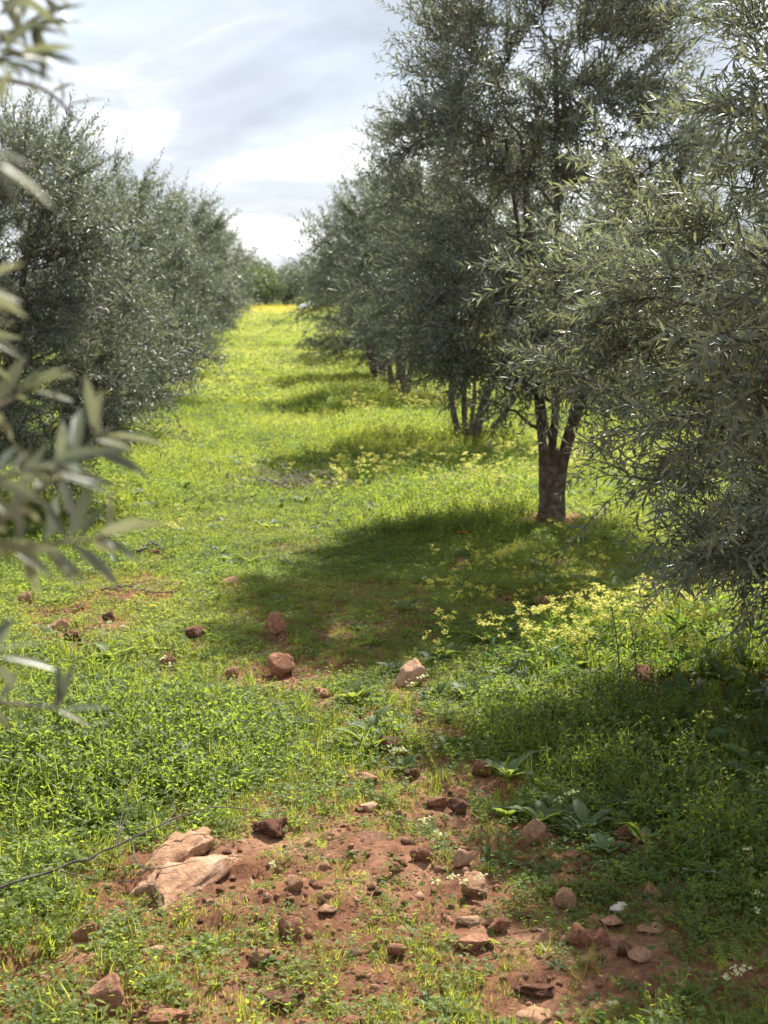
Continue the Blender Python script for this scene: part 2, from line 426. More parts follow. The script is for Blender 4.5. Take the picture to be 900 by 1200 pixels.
M['stone_tan'] = rough_mat('tan_stone', [(.28, (.20, .092, .05)), (.48, (.38, .205, .112)), (.70, (.50, .31, .19))], 3.2, 0.9, 7, 0.9, randomise=0.25, dist=0.014)
M['stone_pale'] = rough_mat('pale_stone', [(.28, (.27, .135, .075)), (.5, (.46, .265, .16)), (.72, (.60, .40, .265))], 3.2, 0.9, 7, 0.9, randomise=0.25, dist=0.014)
M['stone_white'] = rough_mat('white_stone', [(.25, (.45, .38, .31)), (.5, (.62, .56, .48)), (.75, (.72, .68, .6))], 4, 0.8, 8, 0.85, dist=0.008)
M['clod'] = rough_mat('crumbly_soil_clod', [(.28, (.11, .048, .028)), (.5, (.21, .098, .057)), (.72, (.34, .18, .115))], 4, 1.0, 8, 0.97, randomise=0.2, dist=0.02)
M['rock_tan'] = rough_mat('tan_rock', [(.28, (.22, .105, .058)), (.48, (.40, .225, .128)), (.70, (.55, .36, .23))], 13, 1.0, 48, 0.92, dist=.02)
M['rock_pale'] = rough_mat('pale_rock', [(.28, (.25, .12, .068)), (.48, (.46, .26, .155)), (.72, (.60, .41, .28))], 13, 1.0, 48, 0.92, dist=.02)
M['sack'] = rough_mat('white_plastic', [(.3, (.7, .72, .74)), (.7, (.8, .81, .82))], 8, 0.2, 20, 0.5)

M['crumb'] = rough_mat('soil_crumb', [(.3, (.125, .058, .033)), (.5, (.24, .118, .068)), (.7, (.38, .215, .135))], 1.5, 0.8, 5, 0.97, randomise=0.3, dist=0.004)

def soil_mat():
    m, t = newmat('red_soil')
    out = nd(t, 'ShaderNodeOutputMaterial'); pr = nd(t, 'ShaderNodeBsdfPrincipled')
    co = nd(t, 'ShaderNodeTexCoord').outputs['Object']
    def nz(s, d, r=0.6):
        n = nd(t, 'ShaderNodeTexNoise'); n.inputs['Scale'].default_value = s; n.inputs['Detail'].default_value = d; n.inputs['Roughness'].default_value = r
        t.links.new(co, n.inputs['Vector']); return n.outputs[0]
    c1 = ramp(t, nz(1.7, 9, 0.7), [(.3, (.145, .064, .035)), (.5, (.29, .138, .078)), (.66, (.46, .26, .16))])
    c2 = ramp(t, nz(38, 6, 0.75), [(.32, (.55, .5, .46)), (.5, (.95, .93, .9)), (.72, (1.35, 1.3, 1.22))])
    mu = nd(t, 'ShaderNodeMix', data_type='RGBA', blend_type='MULTIPLY'); mu.inputs[0].default_value = 1
    t.links.new(c1, mu.inputs[6]); t.links.new(c2, mu.inputs[7])
    # low moss, seedlings and thatch between the plants, by the cover painted on the sheet
    at_ = nd(t, 'ShaderNodeAttribute', attribute_name='cover')
    mo = ramp(t, nz(9, 8, 0.7), [(.3, (.035, .06, .014)), (.5, (.07, .105, .022)), (.62, (.10, .10, .035)), (.75, (.14, .12, .06))])
    ad = nd(t, 'ShaderNodeMath', operation='ADD'); sb = nd(t, 'ShaderNodeMath', operation='SUBTRACT')
    t.links.new(nz(14, 6, 0.7), sb.inputs[0]); sb.inputs[1].default_value = 0.5
    m4 = nd(t, 'ShaderNodeMath', operation='MULTIPLY'); t.links.new(sb.outputs[0], m4.inputs[0]); m4.inputs[1].default_value = 1.6
    t.links.new(at_.outputs['Fac'], ad.inputs[0]); t.links.new(m4.outputs[0], ad.inputs[1])
    cl = ramp(t, ad.outputs[0], [(.35, (0, 0, 0)), (.75, (1, 1, 1))])
    mx = nd(t, 'ShaderNodeMix', data_type='RGBA'); t.links.new(cl, mx.inputs[0]); t.links.new(mu.outputs[2], mx.inputs[6]); t.links.new(mo, mx.inputs[7])
    t.links.new(mx.outputs[2], pr.inputs['Base Color'])
    pr.inputs['Roughness'].default_value = 0.97; pr.inputs['Specular IOR Level'].default_value = 0.15
    b1 = nd(t, 'ShaderNodeBump'); b1.inputs['Strength'].default_value = 0.9; b1.inputs['Distance'].default_value = 0.05
    t.links.new(nz(22, 12, 0.72), b1.inputs['Height'])
    b2 = nd(t, 'ShaderNodeBump'); b2.inputs['Strength'].default_value = 0.6; b2.inputs['Distance'].default_value = 0.01
    t.links.new(nz(110, 8, 0.7), b2.inputs['Height']); t.links.new(b1.outputs[0], b2.inputs['Normal'])
    t.links.new(b2.outputs[0], pr.inputs['Normal']); t.links.new(pr.outputs[0], out.inputs[0])
    return m
M['soil'] = soil_mat()

# ------------------------------------------------------------------ ground
def axis(fine0, fine1, step, lo, hi, grow=1.13):
    a = list(np.arange(fine0, fine1 + 1e-6, step))
    s = step; v = a[-1]
    while v < hi: s = min(s * grow, 40); v += s; a.append(v)
    s = step; v = a[0]; pre = []
    while v > lo: s = min(s * grow, 40); v -= s; pre.append(v)
    return np.array(pre[::-1] + a)
gx = axis(-2.6, 2.8, 0.032, -600, 600)
gy = axis(2.2, 9.0, 0.034, -120, 900, 1.06)
X, Y = np.meshgrid(gx, gy)
Zg = terrain(X, Y)
cover = np.clip(1.0 - bare_at(X, Y) * 0.9 - 0.5 * (1 - sstep(3, 6, Y)) , 0, 1) * (0.35 + 0.65 * sstep(5, 14, Y))
V = np.stack([X, Y, Zg], -1).reshape(-1, 3)
ny, nx = X.shape
ii = (np.arange(ny - 1)[:, None] * nx + np.arange(nx - 1)[None, :]).ravel()
gm = mesh_np('ground', V, None, np.stack([ii, ii + 1, ii + nx + 1, ii + nx], -1), True, {'cover': cover.ravel()})
gm.materials.append(M['soil'])
tag(link('ground', gm), kind='structure', label='red stony soil of the olive grove under the weeds', cat='ground')

def surface(x, y):
    """height of the ground sheet itself (bilinear on its grid)"""
    x = np.asarray(x, float); y = np.asarray(y, float)
    i = np.clip(np.searchsorted(gx, x) - 1, 0, len(gx) - 2); j = np.clip(np.searchsorted(gy, y) - 1, 0, len(gy) - 2)
    u = (x - gx[i]) / (gx[i + 1] - gx[i]); v = (y - gy[j]) / (gy[j + 1] - gy[j])
    return (Zg[j, i] * (1 - u) + Zg[j, i + 1] * u) * (1 - v) + (Zg[j + 1, i] * (1 - u) + Zg[j + 1, i + 1] * u) * v

# ------------------------------------------------------------------ olive trees
def leaf_geo(P, D, N, L, Wd, fine=False, bend=0.12):
    """vectorised leaves: base point, direction, normal, length, width -> V, T, Q"""
    n = len(P)
    D = unit(D); side = unit(np.cross(D, N)); Nn = np.cross(side, D)
    L = L[:, None]; w = (Wd[:, None]) * 0.5
    if fine:
        st = [(0.30, 0.86, 0.03), (0.66, 0.80, 0.015)]
    else:
        st = [(0.45, 1.0, 0.04)]
    rows = [P[:, None, :]]
    for (u, ww, fold) in st:
        c = P + D * L * u - Nn * L * bend * u * u
        lift = Nn * w * 0.45
        rows.append(np.stack([c - side * w * ww + lift, c, c + side * w * ww + lift], 1))
    rows.append((P + D * L - Nn * L * bend)[:, None, :])
    Vv = np.concatenate(rows, 1)
    k = Vv.shape[1]
    o = (np.arange(n) * k)[:, None]
    if fine:
        T = np.concatenate([o + np.array([[0, 2, 1]]), o + np.array([[0, 3, 2]]), o + np.array([[4, 5, 7]]), o + np.array([[5, 6, 7]])])
        Q = np.concatenate([o + np.array([[1, 2, 5, 4]]), o + np.array([[2, 3, 6, 5]])])
    else:
        T = np.concatenate([o + np.array([[0, 2, 1]]), o + np.array([[0, 3, 2]]), o + np.array([[1, 2, 4]]), o + np.array([[2, 3, 4]])])
        Q = None
    return Vv.reshape(-1, 3), T, Q

def tree_data(seed, prof, n_targets=190, twigs=8, leaf=0.055, spacing=0.022, stems=None, off=(0, 0), keep=None, limb_r=0.055,
              twig_len=(0.18, 0.42), lump=0.22, inner=0.2):
    """limbs / branch tubes / leaf arrays of one olive tree in its own coordinates"""
    rng = np.random.default_rng(seed)
    pz = np.array([p[0] for p in prof]); pr = np.array([p[1] for p in prof])
    zlo, zhi = pz[0], pz[-1]
    H = zhi - zlo
    ph = rng.uniform(0, 6.28, 6)
    def env(z, th):
        r = np.interp(z, pz, pr)
        u = (z - zlo) / H
        return r * (1 + lump * (0.5 * np.sin(2 * th + ph[0] + 3 * u) + 0.4 * np.sin(3 * th + ph[1] - 5 * u) + 0.4 * np.sin(5 * th + ph[2] + 9 * u)))
    limbs = []
    for stm in stems:
        if len(stm) == 2:
            limbs.append((spline(stm[0], 14), np.linspace(stm[1], stm[1] * .35, 14))); continue
        (bx, by, tx, ty, tz, r) = stm
        p0 = np.array([bx, by, -0.12]); p3 = np.array([tx, ty, tz])
        mid = p0 * 0.5 + p3 * 0.5 + np.array([rng.uniform(-.1, .1), rng.uniform(-.1, .1), 0.12])
        q1 = p0 * 0.8 + p3 * 0.2 + np.array([rng.uniform(-.03, .03), rng.uniform(-.03, .03), 0.12])
        P = spline([p0, q1, mid, p3], 14)
        limbs.append((P, np.linspace(r, r * 0.28, 14)))
    LP = np.concatenate([l[0][4:] for l in limbs])
    LR = np.concatenate([l[1][4:] for l in limbs])
    # targets in the lumpy envelope
    tz = []
    while len(tz) < n_targets:
        z = rng.uniform(zlo, zhi)
        if rng.random() < (np.interp(z, pz, pr) / pr.max()) ** 1.3 + 0.05: tz.append(z)
    tz = np.array(tz); th = rng.uniform(0, 6.283, n_targets)
    rr = env(tz, th) * np.sqrt(rng.uniform(inner, 1, n_targets))
    NSUB = max(24, n_targets // 7)
    rr[:NSUB] *= rng.uniform(0.45, 0.8, NSUB)
    TG = np.stack([off[0] + rr * np.cos(th), off[1] + rr * np.sin(th), tz], -1)
    br = []; lp = []; ld = []; ln = []; ll = []
    for i in range(n_targets):
        g = TG[i]
        d = np.linalg.norm(LP - g, axis=1) + 1.2 * np.maximum(0, LP[:, 2] - g[2] + 0.12) + rng.uniform(0, 0.28, len(LP))
        a = int(np.argmin(d)); p0 = LP[a]
        dist = np.linalg.norm(g - p0)
        u = (g[2] - zlo) / H
        outv = unit(np.array([g[0] - off[0], g[1] - off[1], 0.0]))
        c = (p0 + g) / 2 + np.array([0, 0, 0.22 * dist * (1 if u < 0.5 else 0.2)])
        r0 = min(LR[a] * 0.65, (0.007 + 0.012 * dist) * (1.6 if i < NSUB else 1))
        c = c + rng.normal(0, 0.09, 3) * dist
        B = bez(p0, c, g, 7)
        B[1:-1] += rng.normal(0, 0.018, (5, 3))
        if i < NSUB:
            LP = np.vstack([LP, B[2:]]); LR = np.concatenate([LR, np.linspace(r0, .006, 7)[2:]])
        br.append((B, np.linspace(r0, 0.0035, 7), 4))
        tb = unit(B[-1] - B[-2])
        for k in range(twigs):
            t = rng.uniform(0.4, 1.0) if k else 1.0
            s = B[0] * 0 + np.array([np.interp(t, np.linspace(0, 1, 7), B[:, j]) for j in range(3)])
            upb = 0.75 * (u - 0.32)
            dv = unit(outv * rng.uniform(0.1, 0.9) + tb * 0.6 + rng.normal(0, 0.55, 3) + np.array([0, 0, upb]))
            Ln = rng.uniform(*twig_len) * (1 + (0.55 * rng.random() if u > 0.72 else 0))
            if u > 0.72: dv = unit(dv + np.array([0, 0, .2]))
            e_ = s + dv * Ln + np.array([0, 0, -0.25 * Ln * rng.uniform(0.1, 1) * (1 if u < 0.6 else -0.3)])
            m_ = s + dv * Ln * 0.55
            Tp = bez(s, m_, e_, 4)
            if keep is not None and not keep(Tp): continue
            br.append((Tp, np.array([.0028, .0024, .0018, .001]), 3))
            n = max(4, int(Ln / spacing))
            tt = np.linspace(0.08, 1.0, n)
            pos = (1 - tt)[:, None] ** 2 * s + 2 * (tt * (1 - tt))[:, None] * m_ + (tt ** 2)[:, None] * e_
            tan = unit(2 * (1 - tt)[:, None] * (m_ - s) + 2 * tt[:, None] * (e_ - m_))
            ref = unit(np.cross(tan, unit(rng.normal(0, 1, 3)))); bi = np.cross(tan, ref)
            for sgn in (1, -1):
                al = np.arange(n) * (math.pi / 2) + rng.normal(0, 0.25, n)
                pv = ref * np.cos(al)[:, None] + bi * np.sin(al)[:, None]
                an = rng.uniform(0.5, 1.1, n)[:, None]
                dr = tan * np.cos(an) + sgn * pv * np.sin(an) + rng.normal(0, 0.12, (n, 3))
                nn = tan * 0.6 + rng.normal(0, 0.35, (n, 3)) + np.array([0, 0, 0.55])
                lp.append(pos); ld.append(dr); ln.append(nn)
                ll.append(leaf * rng.uniform(0.68, 1.15, n) * (1 - 0.35 * tt ** 4))
    return dict(limbs=limbs, br=br, P=np.concatenate(lp), D=np.concatenate(ld), N=np.concatenate(ln), L=np.concatenate(ll), rng=rng)

UNIT_LEAF = None
def unit_leaf():
    global UNIT_LEAF
    if UNIT_LEAF is None:
        V_, T_, Q_ = leaf_geo(np.zeros((1, 3)), np.array([[0, 1.0, 0]]), np.array([[0, 0, 1.0]]), np.ones(1), np.array([.22]), True)
        UNIT_LEAF = mesh_np('olive_leaf', V_, T_, Q_, True)
        UNIT_LEAF.materials.append(M['olive_obj'])
    return UNIT_LEAF
def leaf_object(parent, p, d, n, L):
    d = unit(d); s = unit(np.cross(d, n)); u = np.cross(s, d)
    o = link('olive_leaf', unit_leaf(), parent)
    o.matrix_basis = Matrix(((s[0] * L, d[0] * L, u[0] * L, p[0]), (s[1] * L, d[1] * L, u[1] * L, p[1]), (s[2] * L, d[2] * L, u[2] * L, p[2]), (0, 0, 0, 1)))
    return o

def tree_meshes(td, fine=False, fork=0.4, trunk_r=0.10, wf=0.2, mat='olive'):
    rng = td['rng']
    out = {}
    # trunk: a stout fluted base that the limbs grow out of
    base = np.mean([l[0][0] for l in td['limbs']], axis=0)
    top = np.mean([l[0][3] for l in td['limbs']], axis=0)
    n = 9
    P = np.array([base * (1 - t) + top * t for t in np.linspace(0, 1, n)])
    P[:, 2] = np.linspace(-0.15, fork, n)
    R = trunk_r * (1.0 + 0.75 * np.exp(-np.linspace(0, 5, n)) - 0.55 * np.linspace(0, 1, n) ** 2)
    mb = MB(); mb.add(*tube(P, R, 14, True, 0.10, rng)); out['trunk'] = mb.mesh('trunk', M['bark'], True)
    out['limbs'] = []
    for (LPt, LRr) in td['limbs']:
        mb = MB(); mb.add(*tube(LPt, LRr, 9, True, 0.10, rng)); out['limbs'].append(mb.mesh('limb', M['bark'], True))
    mb = MB()
    for (B, R_, k) in td['br']: mb.add(*tube(B, R_, k, False))
    out['branches'] = mb.mesh('branchwork', M['twig'], True)
    V_, T_, Q_ = leaf_geo(td['P'], td['D'], td['N'], td['L'], td['L'] * wf, fine)
    out['foliage'] = mesh_np('foliage', V_, T_, Q_, False); out['foliage'].materials.append(M[mat])
    return out
def plant_tree(ms, label, loc, rz=0.0, sc=1.0, group='olive trees in rows'):
    t = thing('olive_tree', label, 'tree', loc, group)
    t.rotation_euler = (0, 0, rz); t.scale = (sc,) * 3 if np.isscalar(sc) else sc
    link('trunk', ms['trunk'], t)
    for l in ms['limbs']: link('limb', l, t)
    link('branchwork', ms['branches'], t)['kind'] = 'stuff'
    link('foliage', ms['foliage'], t)['kind'] = 'stuff'
    return t

def gz(x, y): return (x, y, float(terrain(x, y)))

# right row, nearest: crown fills the right edge, drooping low
prof0 = [(0.42, 0.75), (0.7, 1.05), (1.1, 1.28), (1.6, 1.38), (2.2, 1.15), (2.6, 0.66), (3.2, 0.5), (3.7, 0.3)]
stems0 = [(0.0, 0.0, -0.55, -0.35, 2.2, .06), (0.05, 0.03, 0.1, 0.1, 3.2, .07), (-.03, .04, -0.3, .6, 2.6, .055), (.05, -.03, .6, -.2, 2.5, .055), (-.05, -.05, -.75, -.7, 1.3, .04), (0, 0, .3, .7, 2.2, .05)]
td0 = tree_data(11, prof0, 370, 12, 0.071, 0.028, stems0, lump=0.26)
LOC0 = gz(2.05, 5.5)
# the 300 largest-looking leaves are parts of their own
wp = td0['P'] + np.array(LOC0)
px, py, dep = project(wp)
seen = (px > 560) & (px < 895) & (py > 5) & (py < 735)
vd = unit(wp - CAM); face = np.abs(np.sum(vd * unit(np.cross(unit(td0['D']), np.cross(td0['N'], td0['D']))), axis=1))
lat = np.sqrt(np.maximum(0, 1 - np.sum(vd * unit(td0['D']), axis=1) ** 2))
score = np.where(seen, td0['L'] * lat * (0.4 + 0.6 * face) / dep, 0)
score = score / np.maximum(dep - 3.2, 0.3)
pick = np.argsort(-score)[:300]
mask = np.ones(len(score), bool); mask[pick] = False
sel = {k: td0[k][pick] for k in 'PDNL'}
for k in 'PDNL': td0[k] = td0[k][mask]
ms0 = tree_meshes(td0, False, 0.45, 0.115, 0.195, 'olive_pale')
t0 = plant_tree(ms0, 'nearest olive tree on the right with silvery leaves drooping low to the weeds', LOC0)
for i in range(300): leaf_object(t0, sel['P'][i], sel['D'][i], sel['N'][i], sel['L'][i])

# right row, second tree: forked trunk in full view
prof1 = [(0.85, 0.75), (1.2, 1.15), (1.8, 1.3), (2.5, 1.22), (3.1, 1.05), (3.7, 0.8), (4.2, 0.4)]
stems1 = [([(-.045, 0, -.12), (-.05, 0, .3), (-.075, 0, .6), (-.13, 0, 1.05), (-.25, 0, 2.6)], .066),
          ([(.03, 0, -.12), (.035, 0, .25), (.09, 0, .55), (.26, -.02, 1.05), (.85, -.1, 2.5)], .064),
          ([(-.03, .03, -.12), (-.02, .03, .5), (.02, .1, 1.0), (.0, .35, 3.3)], .045),
          ([(.03, .03, -.12), (.06, .03, .45), (.25, .25, 1.1), (.6, .6, 2.4)], .04),
          ([(-.05, -.01, -.12), (-.05, -.02, .5), (-.16, -.1, 1.2), (-.4, -.35, 2.6)], .035)]
td1 = tree_data(23, prof1, 380, 11, 0.072, 0.031, stems1, off=(-.05, 0), lump=0.16)
ms1 = tree_meshes(td1, False, 0.52, 0.084, 0.20)
T1, _ = ground(648, 611)
plant_tree(ms1, 'tall olive tree with a thick forked trunk standing in its own shade', T1)

# right row, third tree: four stems spread from the base
prof2 = [(0.98, 0.85), (1.3, 1.25), (1.8, 1.45), (2.5, 1.3), (3.2, 1.15), (3.7, 0.75)]
stems2 = [(-.05, 0, -.6, .1, 1.9, .046), (-.01, .03, -.1, .3, 2.7, .040), (.05, 0, .85, -.15, 2.3, .06), (.14, .05, 1.6, .1, 1.5, .042), (.0, -.05, .2, -.5, 2.3, .03)]
td2 = tree_data(37, prof2, 260, 11, 0.075, 0.036, stems2, lump=0.2)
ms2 = tree_meshes(td2, False, 0.16, 0.07, 0.22)
T2, _ = ground(548, 517)
plant_tree(ms2, 'olive tree splayed into four thin stems, third along the right row', T2)

# three shared far trees
FAR = []
for sd, pf in ((51, [(0.95, .85), (1.3, 1.3), (1.9, 1.4), (2.6, 1.35), (3.1, 1.1), (3.5, .6)]),
               (52, [(0.45, 1.0), (1.0, 1.4), (1.7, 1.55), (2.4, 1.35), (2.9, .95), (3.3, .45)]),
               (53, [(0.4, .9), (0.9, 1.35), (1.6, 1.5), (2.3, 1.35), (2.8, 1.0), (3.2, .45)])):
    rg = np.random.default_rng(sd)
    stf = [(.06 * math.cos(a), .06 * math.sin(a), .55 * math.cos(a), .55 * math.sin(a), rg.uniform(1.9, 2.7), rg.uniform(.045, .065)) for a in np.arange(4) * 1.57 + rg.uniform(0, 1.5)]
    FAR.append(tree_meshes(tree_data(sd, pf, 190, 9, 0.085, 0.045, stf, lump=0.3), False, 0.3, 0.085, 0.30))
T3, _ = ground(470, 469)
plant_tree(FAR[0], 'olive tree with twin dark stems rising behind the shaded weed clump', T3, 0.4)
for (x, y, k, rz, s, lab) in (
        (-0.1, 26.4, 1, 1.0, 1.08, 'blurred olive tree next behind the twin stemmed one on the right'),
        (-0.05, 32.0, 2, 2.2, 1.05, 'distant olive tree, last but one of the right row'),
        (-0.3, 38.0, 0, 3.3, 0.95, 'farthest olive tree of the right row, beside the path end')):
    plant_tree(FAR[k], lab, gz(x, y), rz, s)
# second row to the right, seen in the gaps under the crowns
for (x, y, k, rz, s, lab) in (
        (6.0, 17.5, 2, .3, 1.0, 'olive tree of the second right row seen through the drooping foliage'),
        (5.6, 23.5, 1, 1.9, 1.05, 'olive tree of the second right row glimpsed past the forked trunk'),
        (5.2, 30.0, 0, 4.0, 1.05, 'olive tree of the second right row showing far behind the four stems')):
    plant_tree(FAR[k], lab, gz(x, y), rz, s)

# left row
profA = [(0.25, 1.15), (0.8, 1.4), (1.4, 1.5), (2.1, 1.42), (2.5, 1.2), (2.85, 0.75)]
stemsA = [(-.06, 0, -.5, .2, 2.3, .06), (.05, .03, .5, .3, 2.4, .06), (.02, -.05, .3, -.6, 2.2, .055), (-.03, .05, -.3, -.5, 2.0, .05), (.0, .04, .0, .6, 2.6, .05)]
tdA = tree_data(71, profA, 440, 12, 0.070, 0.031, stemsA, lump=0.15)
msA = tree_meshes(tdA, False, 0.4, 0.11, 0.20)
plant_tree(msA, 'dense rounded olive tree on the left whose crown hangs to the grass', gz(-3.15, 10.6))
for (x, y, k, rz, s, lab) in (
        (-3.15, 16.0, 2, .8, (.84, .84, .96), 'olive tree right behind the big rounded one on the left'),
        (-3.5, 21.5, 1, 2.0, (.87, .87, .99), 'third olive tree along the left row, softly blurred'),
        (-3.95, 27.0, 2, 3.4, (.87, .87, 1.0), 'fourth olive tree along the left row, softly blurred'),
        (-4.45, 32.5, 0, 4.2, (.88, .88, .92), 'fifth olive tree along the left row, soft and grey'),
        (-5.0, 38.0, 1, 5.1, (.9, .9, 1.0), 'sixth olive tree along the left row, soft and grey'),
        (-5.5, 44.0, 2, 0.2, 1.0, 'last olive tree of the left row where the path ends')):
    plant_tree(FAR[k], lab, gz(x, y), rz, s)

# ------------------------------------------------------------------ olive branches close to the lens on the left
NB = np.array([-1.95, 1.35, 0.0]); NB[2] = float(terrain(NB[0], NB[1]))
def keep_left(Tp):
    a, b, d = project(Tp + NB)
    inside = (d > 0.15) & (a > -70) & (b > -60) & (b < 1260)
    return not inside.any() and np.linalg.norm(Tp + NB - CAM, axis=1).min() > 0.55
tdN = tree_data(91, [(0.8, .7), (1.2, 1.0), (1.8, 1.1), (2.5, .9), (3.2, .4)], 110, 7, 0.056, 0.026,
                [(-.05, 0, -.5, .2, 2.2, .06), (.05, .03, .5, .2, 2.3, .06), (.02, -.05, .2, -.6, 2.2, .05), (0, .05, .0, .6, 2.6, .05)], keep=keep_left)
msN = tree_meshes(tdN, False, 0.5, 0.11)
tn = plant_tree(msN, 'out of focus olive tree at the left edge with large blurred leaves', NB)
rn = np.random.default_rng(5)
limb_pts = np.concatenate([l[0] for l in tdN['limbs']])
def sprig(pts, leaves, tip=True, r0=0.0026, auto=0, spread=0.9, ll=0.062):
    """pts: (px, py, depth) of a twig; leaves: explicit (t, px_dir, py_dir, depth_dir, length)"""
    P = np.array([at(*p) for p in pts]) - NB
    P = spline(P, 16)
    a = limb_pts[np.argmin(np.linalg.norm(limb_pts - P[0], axis=1))]
    lead = bez(a, (a + P[0]) / 2 + np.array([0, 0, .08]), P[0], 8)
    full = np.vstack([lead[:-1], P])
    mb = MB(); mb.add(*tube(full, np.concatenate([np.linspace(.011, r0 * 1.3, len(lead) - 1), np.linspace(r0 * 1.3, r0 * 0.45, 16)]), 7))
    mb.obj('twig', M['twig'], tn, True)
    def put(t, dirv, L):
        i = t * 15; k = min(int(i), 14); p = P[k] + (P[k + 1] - P[k]) * (i - k)
        nn = np.array([rn.normal(0, .5), -0.25 + rn.normal(0, .5), 0.7 + rn.normal(0, .3)])
        leaf_object(tn, p, dirv, nn, L * .87)
    for (t, dx, dy, dz, L) in leaves:
        put(t, unit(RT * dx - UP * dy + FWD * dz), L)
    for j in range(auto):
        t = 0.12 + 0.85 * (j + 0.5) / auto
        k = min(int(t * 15), 14); tg = unit(P[k + 1] - P[k])
        rv = unit(rn.normal(0, 1, 3)); pv = unit(np.cross(tg, rv))
        for s in (1, -1):
            put(t, unit(tg * 0.75 + s * pv * spread + rn.normal(0, .12, 3)), ll * rn.uniform(.75, 1.12))
    if tip:
        put(1.0, unit(P[-1] - P[-2] + rn.normal(0, .1, 3)), ll)
# main blurred spray in the middle of the left edge
sprig([(-150, 700, 1.0), (-40, 640, 1.05), (50, 570, 1.1), (130, 500, 1.12)],
      [(.95, -.3, -1, 0, .060), (.95, 1, .06, .1, .066), (.88, 1, .38, -.1, .064), (.8, -.2, -1, .3, .05), (.75, .25, .95, 0, .05), (.7, -.6, -.5, .2, .06)], False, auto=9)
sprig([(-150, 560, 1.05), (-60, 500, 1.1), (10, 470, 1.15), (20, 450, 1.15)], [(.9, 1, -.35, 0, .06), (.8, 1, -.5, .1, .06), (.9, 1, .12, 0, .055)], False, auto=5)
sprig([(-160, 700, 1.0), (-60, 640, 1.05), (40, 640, 1.1), (132, 628, 1.14)],
      [(1, 1, -.35, 0, .054), (1, -.1, -1, .1, .05), (.95, 1, .55, 0, .045), (.8, -.5, -1, 0, .05), (.85, .5, -.8, .2, .045), (.7, .7, .75, 0, .052), (.62, .3, 1, .1, .05), (.55, 1, .6, .1, .05)], False, auto=8)
sprig([(-160, 660, .95), (-80, 600, 1.0), (0, 560, 1.0), (70, 540, 1.02)], [(.9, .9, .2, 0, .06), (.7, .3, .9, 0, .055)], True, auto=9)
sprig([(-150, 800, 1.1), (-60, 775, 1.15), (-5, 770, 1.18)], [(1, 1, -.05, 0, .03), (1, 1, .15, .2, .058), (.8, 1, -.35, .2, .06), (.8, .9, .5, 0, .05)], False, auto=4)
sprig([(-140, 860, 1.2), (-50, 820, 1.22), (20, 826, 1.25), (72, 832, 1.27)],
      [(1, 1, -.12, 0, .052), (.98, .25, -1, .1, .054), (.96, .05, -1, .1, .05), (.9, .8, -.6, 0, .028), (.95, .9, .4, .1, .042), (.75, .55, .9, .1, .035), (.5, .55, .85, 0, .04), (.3, .4, -.9, .1, .036), (.55, .5, -.8, .1, .036), (.1, .4, .9, 0, .04)], False)
# spray at the top left corner
sprig([(-140, 150, 1.1), (-60, 90, 1.12), (0, 50, 1.15), (40, 20, 1.16)], [(.9, 1, -.45, 0, .062), (.8, 1, -.3, .1, .066), (.95, .5, .9, .1, .045), (.7, 1, .35, 0, .055), (.6, .9, .2, .1, .06)], True, auto=7)
sprig([(-150, 170, 1.0), (-70, 110, 1.02), (-10, 72, 1.05), (35, 62, 1.06)], [(1, 1, .15, 0, .044), (.9, 1, -.25, .1, .05), (.95, .3, 1, 0, .04), (.7, 1, .3, 0, .06)], False, auto=5)
sprig([(-130, 130, 1.25), (-40, 92, 1.28), (30, 98, 1.3), (62, 112, 1.32), (94, 145, 1.33)],
      [(1, .12, 1, .1, .036), (.86, 1, -.32, 0, .046), (.84, -.05, -1, .1, .03), (.7, .3, 1, 0, .032), (.72, .9, -.5, .1, .03), (.6, .2, -1, 0, .034), (.5, .8, .6, .1, .03)], False)
sprig([(-160, 230, .78), (-80, 190, .8), (-20, 170, .8)], [(1, .55, .8, 0, .045), (.9, .8, .15, 0, .04), (.95, .2, 1, .1, .05)], False, auto=4)
sprig([(-150, 40, 1.1), (-60, 10, 1.12), (10, -10, 1.13), (50, -30, 1.13)], [(.8, .8, .5, 0, .055), (.9, .5, .8, 0, .05), (.6, .5, .8, .1, .055)], True, auto=7)
sprig([(-140, 430, 1.25), (-60, 400, 1.28), (-10, 385, 1.3)], [(1, 1, -.4, 0, .03), (.95, .8, -.7, .1, .03)], False, auto=4)
sprig([(-160, 380, .9), (-80, 340, .95), (-25, 330, .95)], [(1, 1, -.5, 0, .04), (.95, .9, .3, .1, .04)], False, auto=4)

